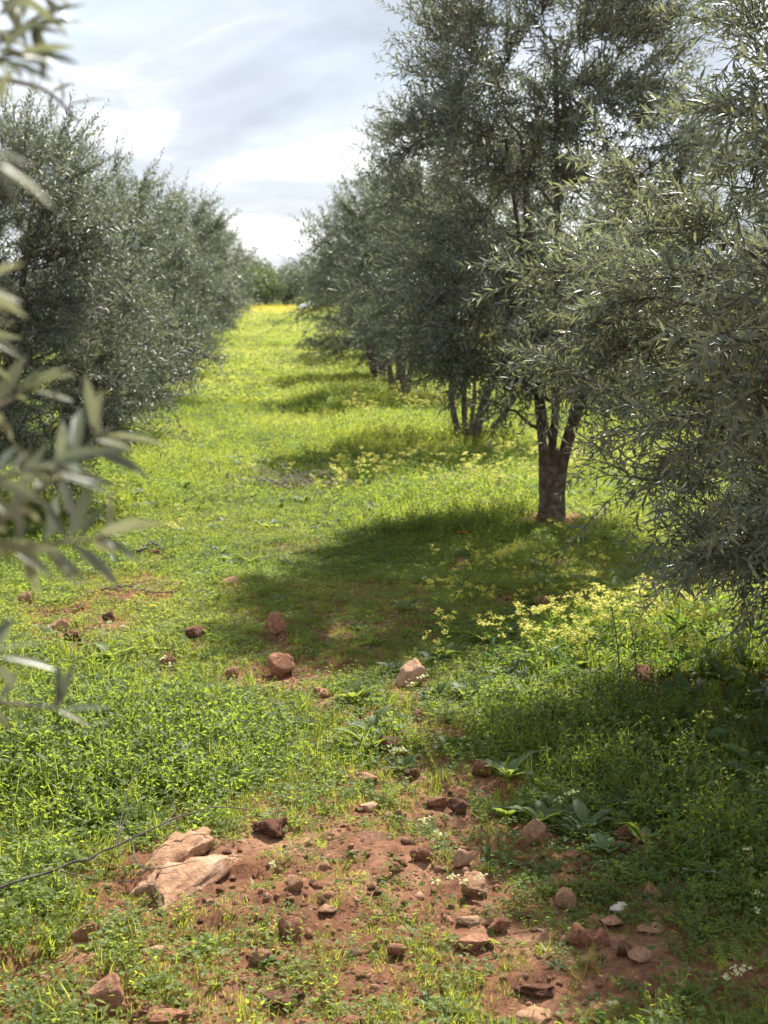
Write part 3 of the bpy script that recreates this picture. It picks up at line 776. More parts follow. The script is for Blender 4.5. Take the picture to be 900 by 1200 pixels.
# ------------------------------------------------------------------ far shrubs closing the view
rb = np.random.default_rng(61)
def shrub(label, name, cat, loc, w, h, seed, mat, n=2600, ls=0.16):
    r = np.random.default_rng(seed)
    t = thing(name, label, cat, loc)
    mb = MB()
    tips = []
    for k in range(6):
        a = r.uniform(0, 6.28); q = np.array([math.cos(a) * w * .3, math.sin(a) * w * .3, h * r.uniform(.5, .85)])
        mb.add(*tube(bez(np.array([0, 0, -.1]), q * np.array([.3, .3, .6]), q, 6), np.linspace(.06, .015, 6), 5)); tips.append(q)
    mb.obj('stem', M['bark'], t, True)
    lob = [np.array([r.uniform(-.5, .5) * w, r.uniform(-.35, .35) * w, h * r.uniform(.3, .8)]) for _ in range(11)]
    c = np.array(lob)[r.integers(0, 11, n)]
    P = c + unit(r.normal(0, 1, (n, 3))) * (r.uniform(.2, 1, (n, 1)) ** .5) * np.array([w * .26, w * .26, h * .26])
    P[:, 2] = np.maximum(P[:, 2], 0.05)
    V_, T_, _q = leaf_geo(P, r.normal(0, 1, (n, 3)) + [0, 0, .5], r.normal(0, 1, (n, 3)), ls * r.uniform(.6, 1.2, n), ls * .4 * r.uniform(.7, 1.2, n))
    f = mesh_np('foliage', V_, T_); f.materials.append(mat)
    link('foliage', f, t)['kind'] = 'stuff'
for i, (pxx, y, w, h, lab, mat) in enumerate((
        (285, 63, 2.6, 2.3, 'olive green shrub behind the end of the left row', 'shrub'),
        (312, 66, 2.4, 2.1, 'low brownish green shrub in the middle of the far field edge', 'shrub'),
        (335, 64, 2.2, 1.9, 'low shrub at the far field edge, left of the small white sack', 'olive'),
        (352, 70, 2.6, 2.6, 'taller shrub rising behind the small white sack', 'shrub'),
        (372, 63, 2.8, 2.8, 'dark shrub at the far field edge, right of the white sack', 'olive'),
        (400, 66, 3.0, 3.2, 'tall dark shrub behind the end of the right row', 'olive'),
        (262, 66, 2.8, 2.6, 'grey green shrub hidden partly by the left row end', 'olive'))):
    x = (pxx - 450) / F * y
    shrub(lab, 'shrub', 'shrub', gz(x, y), w, h, 100 + i, M[mat])
# bright green bush by the sack
x = (372 - 450) / F * 57
shrub('bright green low bush beside the white sack at the far end', 'bush', 'bush', gz(x, 57), 1.3, 0.75, 140, M['shrub'], 1200, .12)

# ------------------------------------------------------------------ stones
def stone_mesh(seed, mat, sub=3, facets=9, flat=1.0, rough=0.11, crumbly=False):
    import bmesh
    r = np.random.default_rng(seed)
    bm = bmesh.new(); bmesh.ops.create_icosphere(bm, subdivisions=sub, radius=1.0)
    V_ = np.array([v.co[:] for v in bm.verts]); Fc = np.array([[v.index for v in f.verts] for f in bm.faces]); bm.free()
    for _ in range(facets + 3):
        n = unit(r.normal(0, 1, 3)); d = r.uniform(0.42, 0.8)
        h = V_ @ n - d
        V_ = V_ - np.where(h > 0, h * 0.93, 0)[:, None] * n
    a = r.uniform(0, 50, 3)
    nz = fbm(V_[:, 0] * 2.2 + a[0], V_[:, 1] * 2.2 + V_[:, 2] * 1.7 + a[1], seed, 3) - .5
    n2_ = fbm(V_[:, 0] * 6 + a[2], V_[:, 1] * 6 - V_[:, 2] * 5 + a[1], seed + 7, 2) - .5
    k = (2.6 if crumbly else 1.0)
    V_ = V_ * (1 + rough * k * 2.2 * nz + rough * k * 1.6 * n2_)[:, None]
    V_ = V_ / np.abs(V_).max(axis=0)
    me = mesh_np('stone', V_, Fc, None, not crumbly)
    me.materials.append(M[mat])
    return me
def place_stone(px, py, w, h, mat, label, seed, name='stone', cat='stone', depth=0.8, tilt=0.0, rz=None, sink=0.34, crumbly=False, facets=9, group=None, rough=.115, dims=None):
    """py is the foot of the stone in the photograph"""
    p, d = ground(px, py)
    W_ = w * d / F; H_ = max(.5 * h, h - .6 * depth * w * 1.6 / d) * d / F
    me = stone_mesh(seed, mat, 4 if w >= 40 else 3, facets, rough=rough, crumbly=crumbly)
    o = link(name, me)
    r = np.random.default_rng(seed)
    if dims:                                  # a long rock lying away from the camera, centred on the pixel
        me.materials.clear(); me.materials.append(M[mat.replace('stone', 'rock')])
        n_ = len(me.vertices); c_ = np.empty(n_ * 3, np.float32); me.vertices.foreach_get('co', c_); c_ = c_.reshape(-1, 3)
        un = c_ / np.maximum(np.linalg.norm(c_, axis=1, keepdims=True), .01)
        c_ = c_ * np.array([dims[0] / 2, dims[1] / 2, dims[2]])
        knob = np.abs(np.sin(c_[:, 0] * 26 + 1.3 * np.sin(c_[:, 1] * 30))) ** .5 * .022 - .016 if dims[1] < .15 else 0
        f_ = .05 * (fbm(c_[:, 0] * 11 + seed, c_[:, 1] * 11, seed, 3) - .5) + .025 * (fbm(c_[:, 0] * 40, c_[:, 1] * 40, seed + 2, 2) - .5) + knob
        c_ = c_ + un * f_[:, None]
        me.vertices.foreach_set('co', c_.astype(np.float32).ravel()); me.update()
        o.rotation_euler = (0.06, -0.05, rad(rz))
        o.location = (p[0], p[1], float(surface(p[0], p[1])) + .005)
        return tag(o, label, cat, group)
    hz = H_ * (1.0 + sink) * 0.5
    o.scale = (W_ * 0.5, W_ * 0.5 * depth, hz)
    o.rotation_euler = (r.uniform(-.15, .15), rad(tilt), rad(rz if rz is not None else r.uniform(-35, 35)))
    yb = p[1] + W_ * 0.35 * depth
    o.location = (p[0], yb, float(surface(p[0], yb)) + hz - H_ * sink)
    return tag(o, label, cat, group)
for i, (px_, py_, w_, h_, mt, lab, kw) in enumerate(STONES):
    place_stone(px_, py_, w_, h_, mt, lab, 300 + i, **kw)

# small loose stones that nothing tells apart: individuals, one group
rs = np.random.default_rng(77)
small = [stone_mesh(500 + k, mt, 2, 8) for k, mt in enumerate(('stone_red', 'stone_red', 'stone_tan', 'stone_pale', 'clod', 'stone_red'))]
cnt = 0
while cnt < 290:
    a, b = rs.uniform(20, 890), rs.uniform(690, 1195)
    bb = float(ell(np.array(a), np.array(b), BARE))
    if rs.random() > bb * (.5 if b < 880 else 1): continue
    p, d = ground(a, b)
    s = (rs.uniform(6, 14) if b > 880 else rs.uniform(4, 9)) * 0.5 * d / F * (1.0 if b > 850 else .8)
    o = link('pebble', small[rs.integers(0, 6)], None, (p[0], p[1], float(surface(p[0], p[1])) + s * .2))
    o.scale = (s, s * rs.uniform(.6, 1), s * rs.uniform(.45, .8)); o.rotation_euler = (rs.uniform(-.3, .3), rs.uniform(-.3, .3), rs.uniform(0, 6.28))
    tag(o, 'small loose pebble lying on bare red soil between the weeds', 'pebble', 'small pebbles strewn over the bare soil'); cnt += 1

# ------------------------------------------------------------------ small plants: prototypes
PROTO = {}
def blades(r, n, h, w, spread, base=0.03, segs=3, curl=0.5):
    mb = MB()
    for _ in range(n):
        a = r.uniform(0, 6.283); b0 = np.array([r.normal(0, base), r.normal(0, base), -0.01])
        hh = h * r.uniform(.55, 1.1); sp_ = spread * r.uniform(.2, 1)
        d = np.array([math.cos(a), math.sin(a), 0]); s = np.array([-d[1], d[0], 0])
        tw = r.uniform(-.7, .7); s = s * math.cos(tw) + d * math.sin(tw)
        vs = []
        for i in range(segs):
            t = i / segs
            c = b0 + d * hh * sp_ * t ** (1 + curl) + np.array([0, 0, hh * t * (1 - .25 * sp_ * t)])
            ww = w * (1 - .55 * t ** 2) * .5
            vs += [c - s * ww, c + s * ww]
        vs.append(b0 + d * hh * sp_ + np.array([0, 0, hh * (1 - .25 * sp_)]))
        q = [[2 * i, 2 * i + 1, 2 * i + 3, 2 * i + 2] for i in range(segs - 1)]
        mb.add(vs, [[2 * segs - 2, 2 * segs - 1, 2 * segs]], q)
    return mb
def round_leaf(c, d, n, L, Wd, cup=.15):
    d = unit(d); s = unit(np.cross(d, n)); u = np.cross(s, d)
    pts = [(0, 0, 0), (.35, .42, cup), (.75, .40, cup), (1, 0, .0), (.75, -.40, cup), (.35, -.42, cup), (.5, 0, -.02)]
    V_ = [c + d * L * a + s * Wd * b + u * L * k for a, b, k in pts]
    return V_, [[6, 0, 1], [6, 1, 2], [6, 2, 3], [6, 3, 4], [6, 4, 5], [6, 5, 0]]
def clover(r, n, h, base, leaf):
    mb = MB()
    for _ in range(n):
        b0 = np.array([r.normal(0, base), r.normal(0, base), -.005])
        top = b0 + np.array([r.normal(0, .025), r.normal(0, .025), h * r.uniform(.5, 1.1)])
        sd = unit(np.array([r.normal(), r.normal(), 0])) * .0009
        mb.add([b0 - sd, b0 + sd, top + sd, top - sd], None, [[0, 1, 2, 3]])
        a0 = r.uniform(0, 6.28); tl = unit(np.array([r.normal(0, .6), r.normal(0, .6), 1]))
        for k in range(3):
            a = a0 + k * 2.09
            d = np.array([math.cos(a), math.sin(a), r.uniform(-.1, .35)])
            L = leaf * r.uniform(.8, 1.2)
            mb.add(*round_leaf(top, d, tl, L, L * .95, .06))
    return mb
def herb(r, nl, L, Wd, up, mb=None, c0=(0, 0, 0)):
    """rosette of lance shaped wavy leaves"""
    mb = mb or MB()
    for k in range(nl):
        a = k * 2.4 + r.uniform(-.3, .3)
        l = L * r.uniform(.6, 1.1); u0 = up * r.uniform(.6, 1.2)
        d = np.array([math.cos(a), math.sin(a), 0]); s = np.array([-d[1], d[0], 0])
        rows = []
        for i, t in enumerate((0, .25, .5, .75)):
            c = np.array(c0) + d * l * (t * .9) * math.cos(u0 * (1 - .4 * t)) + np.array([0, 0, l * (math.sin(u0) * t - .28 * t * t)])
            ww = Wd * (.12, .62, 1, .75)[i] * .5 * r.uniform(.85, 1.15)
            lift = np.array([0, 0, ww * .35])
            rows += [c - s * ww + lift, c, c + s * ww + lift]
        tip = np.array(c0) + d * l * math.cos(u0 * .6) + np.array([0, 0, l * (math.sin(u0) - .32)])
        rows.append(tip)
        q = []
        for i in range(3):
            o = 3 * i; q += [[o, o + 1, o + 4, o + 3], [o + 1, o + 2, o + 5, o + 4]]
        mb.add(rows, [[9, 10, 12], [10, 11, 12]], q)
    return mb
def leafy(r, n, h, base, leaf):
    """upright leafy stems with small pointed leaves"""
    mb = MB()
    for _ in range(n):
        b0 = np.array([r.normal(0, base), r.normal(0, base), -.005])
        top = b0 + np.array([r.normal(0, .03), r.normal(0, .03), h * r.uniform(.55, 1.1)])
        sd = unit(np.array([r.normal(), r.normal(), 0])) * .0012
        mb.add([b0 - sd, b0 + sd, top + sd * .5, top - sd * .5], None, [[0, 1, 2, 3]])
        a = r.uniform(0, 6.28)
        for k in range(7):
            t = .2 + .8 * k / 6; a += 2.4
            d = np.array([math.cos(a), math.sin(a), r.uniform(.0, 1.0)]); L = leaf * r.uniform(.7, 1.2) * (1.15 - .5 * t)
            mb.add(*round_leaf(b0 + (top - b0) * t, d, np.array([r.normal(0, .3), r.normal(0, .3), 1.0]), L, L * r.uniform(.38, .6), .08))
    return mb
def feather(r, n, h, base):
    mb = MB()
    for _ in range(n):
        b0 = np.array([r.normal(0, base), r.normal(0, base), -.005]); a = r.uniform(0, 6.28)
        ax = unit(np.array([math.cos(a) * .6, math.sin(a) * .6, r.uniform(.5, 1)])); l = h * r.uniform(.6, 1.1)
        sd = unit(np.cross(ax, [0, 0, 1])); up_ = np.cross(sd, ax)
        mb.add([b0 - sd * .0008, b0 + sd * .0008, b0 + ax * l], [[0, 1, 2]])
        for j in range(7):
            p = b0 + ax * l * (.25 + .1 * j); ll_ = l * .28 * (1 - .08 * j)
            for s_ in (1, -1):
                e_ = p + (sd * s_ * .8 + ax * .6 + up_ * r.uniform(-.3, .3)) * ll_
                n_ = ax * .0022
                mb.add([p - n_, p + n_, e_], [[0, 1, 2]])
    return mb
def flower_bits(r, top, n, size, spread, hgt):
    mb = MB()
    for _ in range(n):
        c = top + np.array([r.normal(0, spread), r.normal(0, spread), r.uniform(-hgt, hgt)])
        nn = unit(np.array([r.normal(0, .6), r.normal(0, .6), 1])); s = unit(np.cross(nn, [1, .2, .1])); t = np.cross(nn, s)
        a0 = r.uniform(0, 1.57)
        for k in range(4):
            a = a0 + k * 1.5708; d = s * math.cos(a) + t * math.sin(a); e_ = s * -math.sin(a) + t * math.cos(a)
            mb.add([c, c + d * size * .6 + e_ * size * .38, c + d * size - nn * size * .1, c + d * size * .6 - e_ * size * .38], None, [[0, 1, 2, 3]])
    return mb
def join_mats(parts, name):
    """parts: list of (MB, material) -> one mesh with several slots"""
    V_ = []; T_ = []; Q_ = []; tm = []; qm = []; n = 0; mats = []
    for k, (mb, m) in enumerate(parts):
        v = np.concatenate(mb.V); V_.append(v); mats.append(m)
        for t in mb.T: T_.append(t + n); tm += [k] * len(t)
        for q in mb.Q: Q_.append(q + n); qm += [k] * len(q)
        n += len(v)
    me = mesh_np(name, np.concatenate(V_), np.concatenate(T_) if T_ else None, np.concatenate(Q_) if Q_ else None)
    for m in mats: me.materials.append(m)
    me.polygons.foreach_set('material_index', np.array(tm + qm, np.int32))
    return me
def mustard(r, h, heads, mat_p, white=False):
    st = MB(); fl = MB()
    def stem(a, b, w):
        s = unit(np.cross(b - a, [.3, 1, .2])) * w; t = unit(np.cross(b - a, s)) * w
        st.add([a - s, a + s, b + s * .6, b - s * .6, a - t, a + t, b + t * .6, b - t * .6], None, [[0, 1, 2, 3], [4, 5, 6, 7]])
    top = np.array([r.normal(0, .03), r.normal(0, .03), h])
    stem(np.array([0, 0, -.02]), top, .0022)
    tops = [top]
    for k in range(heads - 1):
        t = r.uniform(.35, .8); a = r.uniform(0, 6.28); p = top * t
        q = p + np.array([math.cos(a) * .07, math.sin(a) * .07, .09 + .5 * (1 - t) * h * .5]) * r.uniform(.7, 1.2)
        stem(p, q, .0015); tops.append(q)
    for k in range(6):
        t = .08 + k * .13; a = k * 2.4; p = top * t
        l = .09 * (1 - .5 * t) * h / .3
        st.add(*round_leaf(p, np.array([math.cos(a), math.sin(a), .5]), np.array([0, 0, 1.0]), l, l * .38))
    herb(r, 4, .12 * h / .3, .035 * h / .3, .7, st)
    for q in tops:
        f = flower_bits(r, q, 13, .0085, .013, .013)
        for v in f.V: pass
        fl.add(np.concatenate(f.V), None, np.concatenate([x for x in f.Q]))
    return st, fl, tops
def proto_col(name, meshes):
    c = bpy.data.collections.new(name)
    for i, me in enumerate(meshes):
        o = bpy.data.objects.new('%s_%02d' % (name, i), me); c.objects.link(o)
    return c
rp = np.random.default_rng(404)
G_short = [blades(rp, 26, .075, .0034, .9, .035).mesh('grass_tuft', M['grass']) for _ in range(4)]
G_tall = [blades(rp, 24, .15, .0040, .7, .035, 4).mesh('grass_tuft', M['grass']) for _ in range(3)]
G_str = [blades(rp, 7, .05, .0018, 2.2, .05, 3).mesh('straw_tuft', M['straw']) for _ in range(2)]
C_low = [clover(rp, 15, .05, .04, .013).mesh('clover_mat', M['clover']) for _ in range(4)]
C_tall = [leafy(rp, 9, .13, .045, .030).mesh('clover_mat', M['clover']) for _ in range(3)]
H_sm = [herb(rp, 7, .07, .022, .6).mesh('herb_rosette', M['herb']) for _ in range(3)]
H_lg = [herb(rp, 8, .15, .042, .9).mesh('herb_rosette', M['herb']) for _ in range(3)]
Fe = [feather(rp, 12, .09, .03).mesh('feathery_weed', M['clover']) for _ in range(3)]
MU = []
for k in range(4):
    a_, b_, _t = mustard(rp, rp.uniform(.24, .34), 5 + k % 3, 'petal'); MU.append(join_mats([(a_, M['herb']), (b_, M['petal'])], 'mustard_weed'))
MUw = []
for k in range(2):
    a_, b_, _t = mustard(rp, .10, 2, 'petal_white'); MUw.append(join_mats([(a_, M['herb']), (b_, M['petal_white'])], 'white_weed'))
def far_patch(r, flowers, pm):
    g = blades(r, 70, .16, .010, .8, .16, 2); c = clover(r, 34, .12, .16, .030)
    parts = [(g, M['grass']), (c, M['clover'])]
    if flowers:
        f = MB()
        for _ in range(flowers):
            q = flower_bits(r, np.array([r.normal(0, .15), r.normal(0, .15), r.uniform(.12, .22)]), 2, .013, .014, .01)
            f.add(np.concatenate(q.V), None, np.concatenate(q.Q))
        parts.append((f, M[pm]))
    return join_mats(parts, 'meadow_patch')
FP = [far_patch(rp, 0, 'petal'), far_patch(rp, 0, 'petal'), far_patch(rp, 5, 'petal'), far_patch(rp, 12, 'petal'), far_patch(rp, 26, 'petal_deep')]

def scatter_group(colln):
    g = bpy.data.node_groups.new('scatter_' + colln.name, 'GeometryNodeTree')
    g.interface.new_socket('Geometry', in_out='INPUT', socket_type='NodeSocketGeometry')
    g.interface.new_socket('Geometry', in_out='OUTPUT', socket_type='NodeSocketGeometry')
    gi = g.nodes.new('NodeGroupInput'); go = g.nodes.new('NodeGroupOutput')
    ip = g.nodes.new('GeometryNodeInstanceOnPoints'); ci = g.nodes.new('GeometryNodeCollectionInfo')
    ci.inputs['Collection'].default_value = colln; ci.inputs['Separate Children'].default_value = True; ci.inputs['Reset Children'].default_value = True
    def na(n, t):
        a = g.nodes.new('GeometryNodeInputNamedAttribute'); a.data_type = t; a.inputs['Name'].default_value = n
        return a.outputs['Attribute']
    g.links.new(gi.outputs[0], ip.inputs['Points']); g.links.new(ci.outputs[0], ip.inputs['Instance'])
    ip.inputs['Pick Instance'].default_value = True
    g.links.new(na('idx', 'INT'), ip.inputs['Instance Index'])
    g.links.new(na('rot', 'FLOAT_VECTOR'), ip.inputs['Rotation'])
    g.links.new(na('scl', 'FLOAT_VECTOR'), ip.inputs['Scale'])
    g.links.new(ip.outputs[0], go.inputs[0])
    return g
def scatter(name, colln, x, y, idx, scl, tint, label, cat, tiltamt=.15, seed=1, hs=None, lift=0.0):
    r = np.random.default_rng(seed); n = len(x)
    z = surface(x, y) + lift
    me = bpy.data.meshes.new(name); me.vertices.add(n)
    me.vertices.foreach_set('co', np.stack([x, y, z - .004], -1).astype(np.float32).ravel())
    a = me.attributes.new('idx', 'INT', 'POINT'); a.data.foreach_set('value', np.asarray(idx, np.int32))
    a = me.attributes.new('rot', 'FLOAT_VECTOR', 'POINT')
    a.data.foreach_set('vector', np.stack([r.normal(0, tiltamt, n), r.normal(0, tiltamt, n), r.uniform(0, 6.283, n)], -1).astype(np.float32).ravel())
    a = me.attributes.new('scl', 'FLOAT_VECTOR', 'POINT')
    zs = scl if hs is None else scl * hs
    a.data.foreach_set('vector', np.stack([scl, scl, zs], -1).astype(np.float32).ravel())
    a = me.attributes.new('tint', 'FLOAT', 'POINT'); a.data.foreach_set('value', np.clip(tint, 0, 1).astype(np.float32))
    o = link(name, me)
    md = o.modifiers.new('scatter', 'NODES'); md.node_group = scatter_group(colln)
    return tag(o, label, cat, None, 'stuff')

def wedge(r, y0, y1, dens, m=1.0):
    area = .31 * (y1 * y1 - y0 * y0) + 2 * m * (y1 - y0)
    n = int(area * dens)
    y = np.sqrt(r.uniform(0, 1, n * 2) * (y1 ** 2 - y0 ** 2) + y0 ** 2)[:n]
    x = r.uniform(-1, 1, n) * (.31 * y + m)
    return x, y
def maps(x, y):
    z = terrain_base(x, y) - Z0
    px, py, d = project(np.stack([x, y, z], -1))
    bare = ell(px, py, BARE); lush = ell(px, py, LUSH)
    return px, py, bare, lush
rq = np.random.default_rng(808)
def patchy(x, y, s, sd): return fbm(x * s, y * s, sd, 3)
def tint_of(x, y, r):
    t = .5 + 1.5 * (fbm(x * .8, y * .8, 61, 3) - .5) + r.normal(0, .14, len(x))
    return t + .05 * sstep(9, 22, y)

def cover_prob(x, y, sd):
    px, py, bare, lush = maps(x, y)
    n = .55 * patchy(x, y, 4.5, sd) + .45 * patchy(x, y, 11.0, sd + 3)
    big = patchy(x, y, 1.6, sd + 11)
    near = 1 - sstep(4.0, 9.0, y)
    p = 1.05 - bare * 0.8 + (n - .5) * 3.6 * (.35 + bare + .35 * near) + (big - .5) * 1.2 * near
    p = np.clip(p, 0, 1) * (1 - ell(px, py, CLEAR))
    return p, lush, bare, px, py

# short grass
x, y = wedge(rq, 2.3, 9.5, 760); p, lush, bare, px, py = cover_prob(x, y, 71)
k = rq.random(len(x)) < p * (1 - .35 * lush); x1, y1, l1, b1 = x[k], y[k], lush[k], bare[k]
x, y = wedge(rq, 9.5, 23, 260); p, lush, bare, px, py = cover_prob(x, y, 71)
k = rq.random(len(x)) < p; x2, y2, l2, b2 = x[k], y[k], lush[k], bare[k]
x, y, l, b = np.concatenate([x1, x2]), np.concatenate([y1, y2]), np.concatenate([l1, l2]), np.concatenate([b1, b2])
sh = ell(*maps(x, y)[:2], SHORT)
tall = rq.random(len(x)) < (.07 + .25 * l) * (1 - .9 * sh)
idx = np.where(tall, 4 + rq.integers(0, 3, len(x)), rq.integers(0, 4, len(x)))
scl = rq.uniform(.45, 1.0, len(x)) * (1 + .35 * l) * (1 - .3 * b) * (1 + .35 * sstep(9, 20, y)) * (1 - .42 * sh)
scatter('grass', proto_col('grass_tuft', G_short + G_tall), x, y, idx, scl, tint_of(x, y, rq), 'short bright green grass growing over the path and between the rows', 'grass', .18, 2)
# clover and chickweed
x, y = wedge(rq, 2.3, 9.5, 1050); p, lush, bare, px, py = cover_prob(x, y, 171)
k = rq.random(len(x)) < p * (.6 + .4 * sstep(.4, .6, patchy(x, y, 1.1, 5))); x1, y1, l1, b1 = x[k], y[k], lush[k], bare[k]
x, y = wedge(rq, 9.5, 23, 230); p, lush, bare, px, py = cover_prob(x, y, 171)
k = rq.random(len(x)) < p * (.4 + .6 * sstep(.4, .6, patchy(x, y, 1.1, 5))); x2, y2, l2, b2 = x[k], y[k], lush[k], bare[k]
x, y, l, b = np.concatenate([x1, x2]), np.concatenate([y1, y2]), np.concatenate([l1, l2]), np.concatenate([b1, b2])
sh = ell(*maps(x, y)[:2], SHORT)
tall = rq.random(len(x)) < (.05 + .8 * l) * (1 - .8 * sh)
idx = np.where(tall, 4 + rq.integers(0, 3, len(x)), rq.integers(0, 4, len(x)))
scl = rq.uniform(.5, 1.05, len(x)) * (1 + .35 * l) * (1 - .25 * b) * (1 + .4 * sstep(9, 20, y)) * (1 - .3 * sh)
scatter('clover', proto_col('clover_mat', C_low + C_tall), x, y, idx, scl, tint_of(x, y, rq) - .08, 'low clover and chickweed mats spread among the grass', 'clover', .15, 3)
# leafy and feathery weeds
x, y = wedge(rq, 2.3, 14, 130); p, lush, bare, px, py = cover_prob(x, y, 271)
right = sstep(380, 640, px) * sstep(640, 760, py)
k = rq.random(len(x)) < np.clip(p * (.40 + .6 * lush + .5 * right), 0, 1); x, y, l, px = x[k], y[k], lush[k], px[k]
u = rq.random(len(x)); big = u < (.12 + .30 * l + .22 * right[k]) * (1 - sstep(960, 1040, py[k]))
idx = np.where(big, 3 + rq.integers(0, 3, len(x)), np.where(u < .6, rq.integers(0, 3, len(x)), 6 + rq.integers(0, 3, len(x))))
scatter('weeds', proto_col('herb_rosette', H_sm + H_lg + Fe), x, y, idx, rq.uniform(.5, 1.15, len(x)) * (1 - .3 * ell(*maps(x, y)[:2], SHORT)), tint_of(x, y, rq) - .1, 'leafy and feathery weeds mixed through the grass', 'weeds', .15, 4)
# dry straw
x, y = wedge(rq, 2.3, 12, 40); p, lush, bare, px, py = cover_prob(x, y, 371)
k = rq.random(len(x)) < .25 + .6 * bare; x, y = x[k], y[k]
scatter('dry_grass', proto_col('straw_tuft', G_str), x, y, rq.integers(0, 2, len(x)), rq.uniform(.5, 1.1, len(x)), rq.random(len(x)), 'dry straw coloured grass wisps scattered on the soil', 'dry grass', .5, 5)
# yellow mustard, uncountable part
YEL = [(640, 735, 150, 55, 1.0), (800, 735, 120, 50, .8), (530, 560, 120, 38, .9), (700, 560, 120, 35, .5), (480, 485, 120, 22, .5), (600, 790, 120, 40, .5), (820, 870, 100, 60, .22),
       (560, 1110, 300, 90, .10), (430, 580, 80, 30, .4), (300, 640, 250, 120, .04), (600, 660, 150, 30, .2)]
x, y = wedge(rq, 2.4, 24, 24); px, py, bare, lush = maps(x, y)
ye = ell(px, py, YEL) * (.3 + 1.2 * sstep(.35, .6, patchy(x, y, 1.3, 91)))
k = rq.random(len(x)) < np.clip(ye, 0, 1); x, y = x[k], y[k]
scatter('mustard_flowers', proto_col('mustard_weed', MU), x, y, rq.integers(0, 4, len(x)), rq.uniform(.4, .9, len(x)) * (.45 + .55 * sstep(4.2, 6, y)) * (1 + .25 * sstep(10, 18, y)), tint_of(x, y, rq), 'haze of small yellow mustard flowers among the weeds', 'wildflowers', .14, 6)
# tiny white and cream flowers
x, y = wedge(rq, 2.4, 12, 14); px, py, bare, lush = maps(x, y)
k = rq.random(len(x)) < .06 + .3 * sstep(300, 560, px) * sstep(760, 900, py); x, y = x[k], y[k]
scatter('white_flowers', proto_col('white_weed', MUw), x, y, rq.integers(0, 2, len(x)), rq.uniform(.3, .75, len(x)), tint_of(x, y, rq), 'tiny cream flowers dotted over the ground', 'wildflowers', .2, 7)
# far meadow
x, y = wedge(rq, 21, 66, 30, 3.0)
yb = sstep(51, 54, y) * (1 - .0 * y)
fl = patchy(x, y, .5, 15)
u = rq.random(len(x))
idx = np.where((y > 53) & (x < -2.6 + .6 * np.sin(y)) & (u < .5), 4, np.where(u < .5, rq.integers(0, 2, len(x)), np.where(fl > .5, 3, 2)))
keepf = ~((y > 49.6) & (y < 51.5) & (u < .72))
x, y, idx = x[keepf], y[keepf], idx[keepf]
scatter('meadow', proto_col('meadow_patch', FP), x, y, idx, rq.uniform(.6, 1.1, len(x)), tint_of(x, y, rq) - .05, 'far meadow of yellow green grass between the blurred rows', 'meadow', .1, 8, hs=rq.uniform(.7, 1.3, len(x)))
# fallen leaves
V_, T_, Q_ = leaf_geo(np.zeros((1, 3)), np.array([[0, 1.0, 0]]), np.array([[0, 0, 1.0]]), np.ones(1), np.array([.24]), True, .25)
fl_ = mesh_np('dry_leaf', V_, T_, Q_); fl_.materials.append(M['straw'])
x, y = wedge(rq, 2.3, 11, 85); px, py, bare, lush = maps(x, y)
k = rq.random(len(x)) < .3 + .6 * bare; x, y = x[k], y[k]
scatter('leaf_litter', proto_col('dry_leaf', [fl_]), x, y, np.zeros(len(x)), rq.uniform(.03, .055, len(x)), rq.random(len(x)), 'fallen dry olive leaves lying on the soil', 'leaf litter', .3, 12)
# gravel
x, y = wedge(rq, 2.3, 9, 2600); px, py, bare, lush = maps(x, y)
k = rq.random(len(x)) < bare * (.25 + 1.3 * sstep(.4, .6, patchy(x, y, 6.0, 44))); x, y = x[k], y[k]
scatter('gravel', proto_col('grit', [stone_mesh(900 + i, m_, 1, 6) for i, m_ in enumerate(('crumb', 'crumb', 'stone_red', 'crumb', 'stone_tan', 'crumb'))]), x, y, rq.integers(0, 6, len(x)), rq.uniform(.003, .011, len(x)) * np.where(rq.random(len(x)) < .10, 2.0, 1), rq.random(len(x)), 'fine red grit and crumbs of soil on the bare patches', 'gravel', .4, 9)

# ------------------------------------------------------------------ countable plants
def mustard_thing(px, py, h, seed, label, group=None, pm='petal'):
    r = np.random.default_rng(seed); p, d = ground(px, py)
    st, fl, tops = mustard(r, h, 5, pm)
    t = thing('mustard_plant', label, 'wildflower', p, group)
    st.obj('stem', M['herb_obj'], t)
    return t, tops, r
HEADS = []
for k in range(3):
    m_ = flower_bits(rp, np.zeros(3), 15, .0085, .014, .013); HEADS.append(m_.mesh('flower_head', M['petal']))
STEMS = []
for k in range(5):
    a_, b_, tp = mustard(rp, rp.uniform(.27, .36), 6, 'petal'); STEMS.append((a_.mesh('stem', M['herb_obj']), tp))
def put_mustard(px, py, label, group, r, s):
    p, d = ground(px, py)
    t = thing('mustard_plant', label, 'wildflower', p, group)
    me, tp = STEMS[r.integers(0, 5)]
    t.scale = (s,) * 3; t.rotation_euler = (r.normal(0, .1), r.normal(0, .1), r.uniform(0, 6.28))
    link('stem', me, t)
    for q in tp: 
        f = link('flower_head', HEADS[r.integers(0, 3)], t, q); f.rotation_euler = (0, 0, r.uniform(0, 6)); f['kind'] = 'stuff'
rm = np.random.default_rng(31)
for (cx, cy, sx, sy, n, lab, grp) in (
        (690, 758, 115, 32, 34, 'yellow mustard plant in the sunlit patch left of the drooping olive foliage', 'mustard in the sunlit patch'),
        (810, 780, 60, 26, 16, 'yellow mustard plant growing right under the drooping olive foliage', 'mustard under the drooping foliage'),
        (545, 575, 70, 16, 22, 'yellow mustard plant in the tall clump left of the forked trunk', 'mustard by the forked trunk')):
    for i in range(n):
        put_mustard(rm.normal(cx, sx), rm.normal(cy, sy), lab, grp, rm, rm.uniform(.5, 1.0))
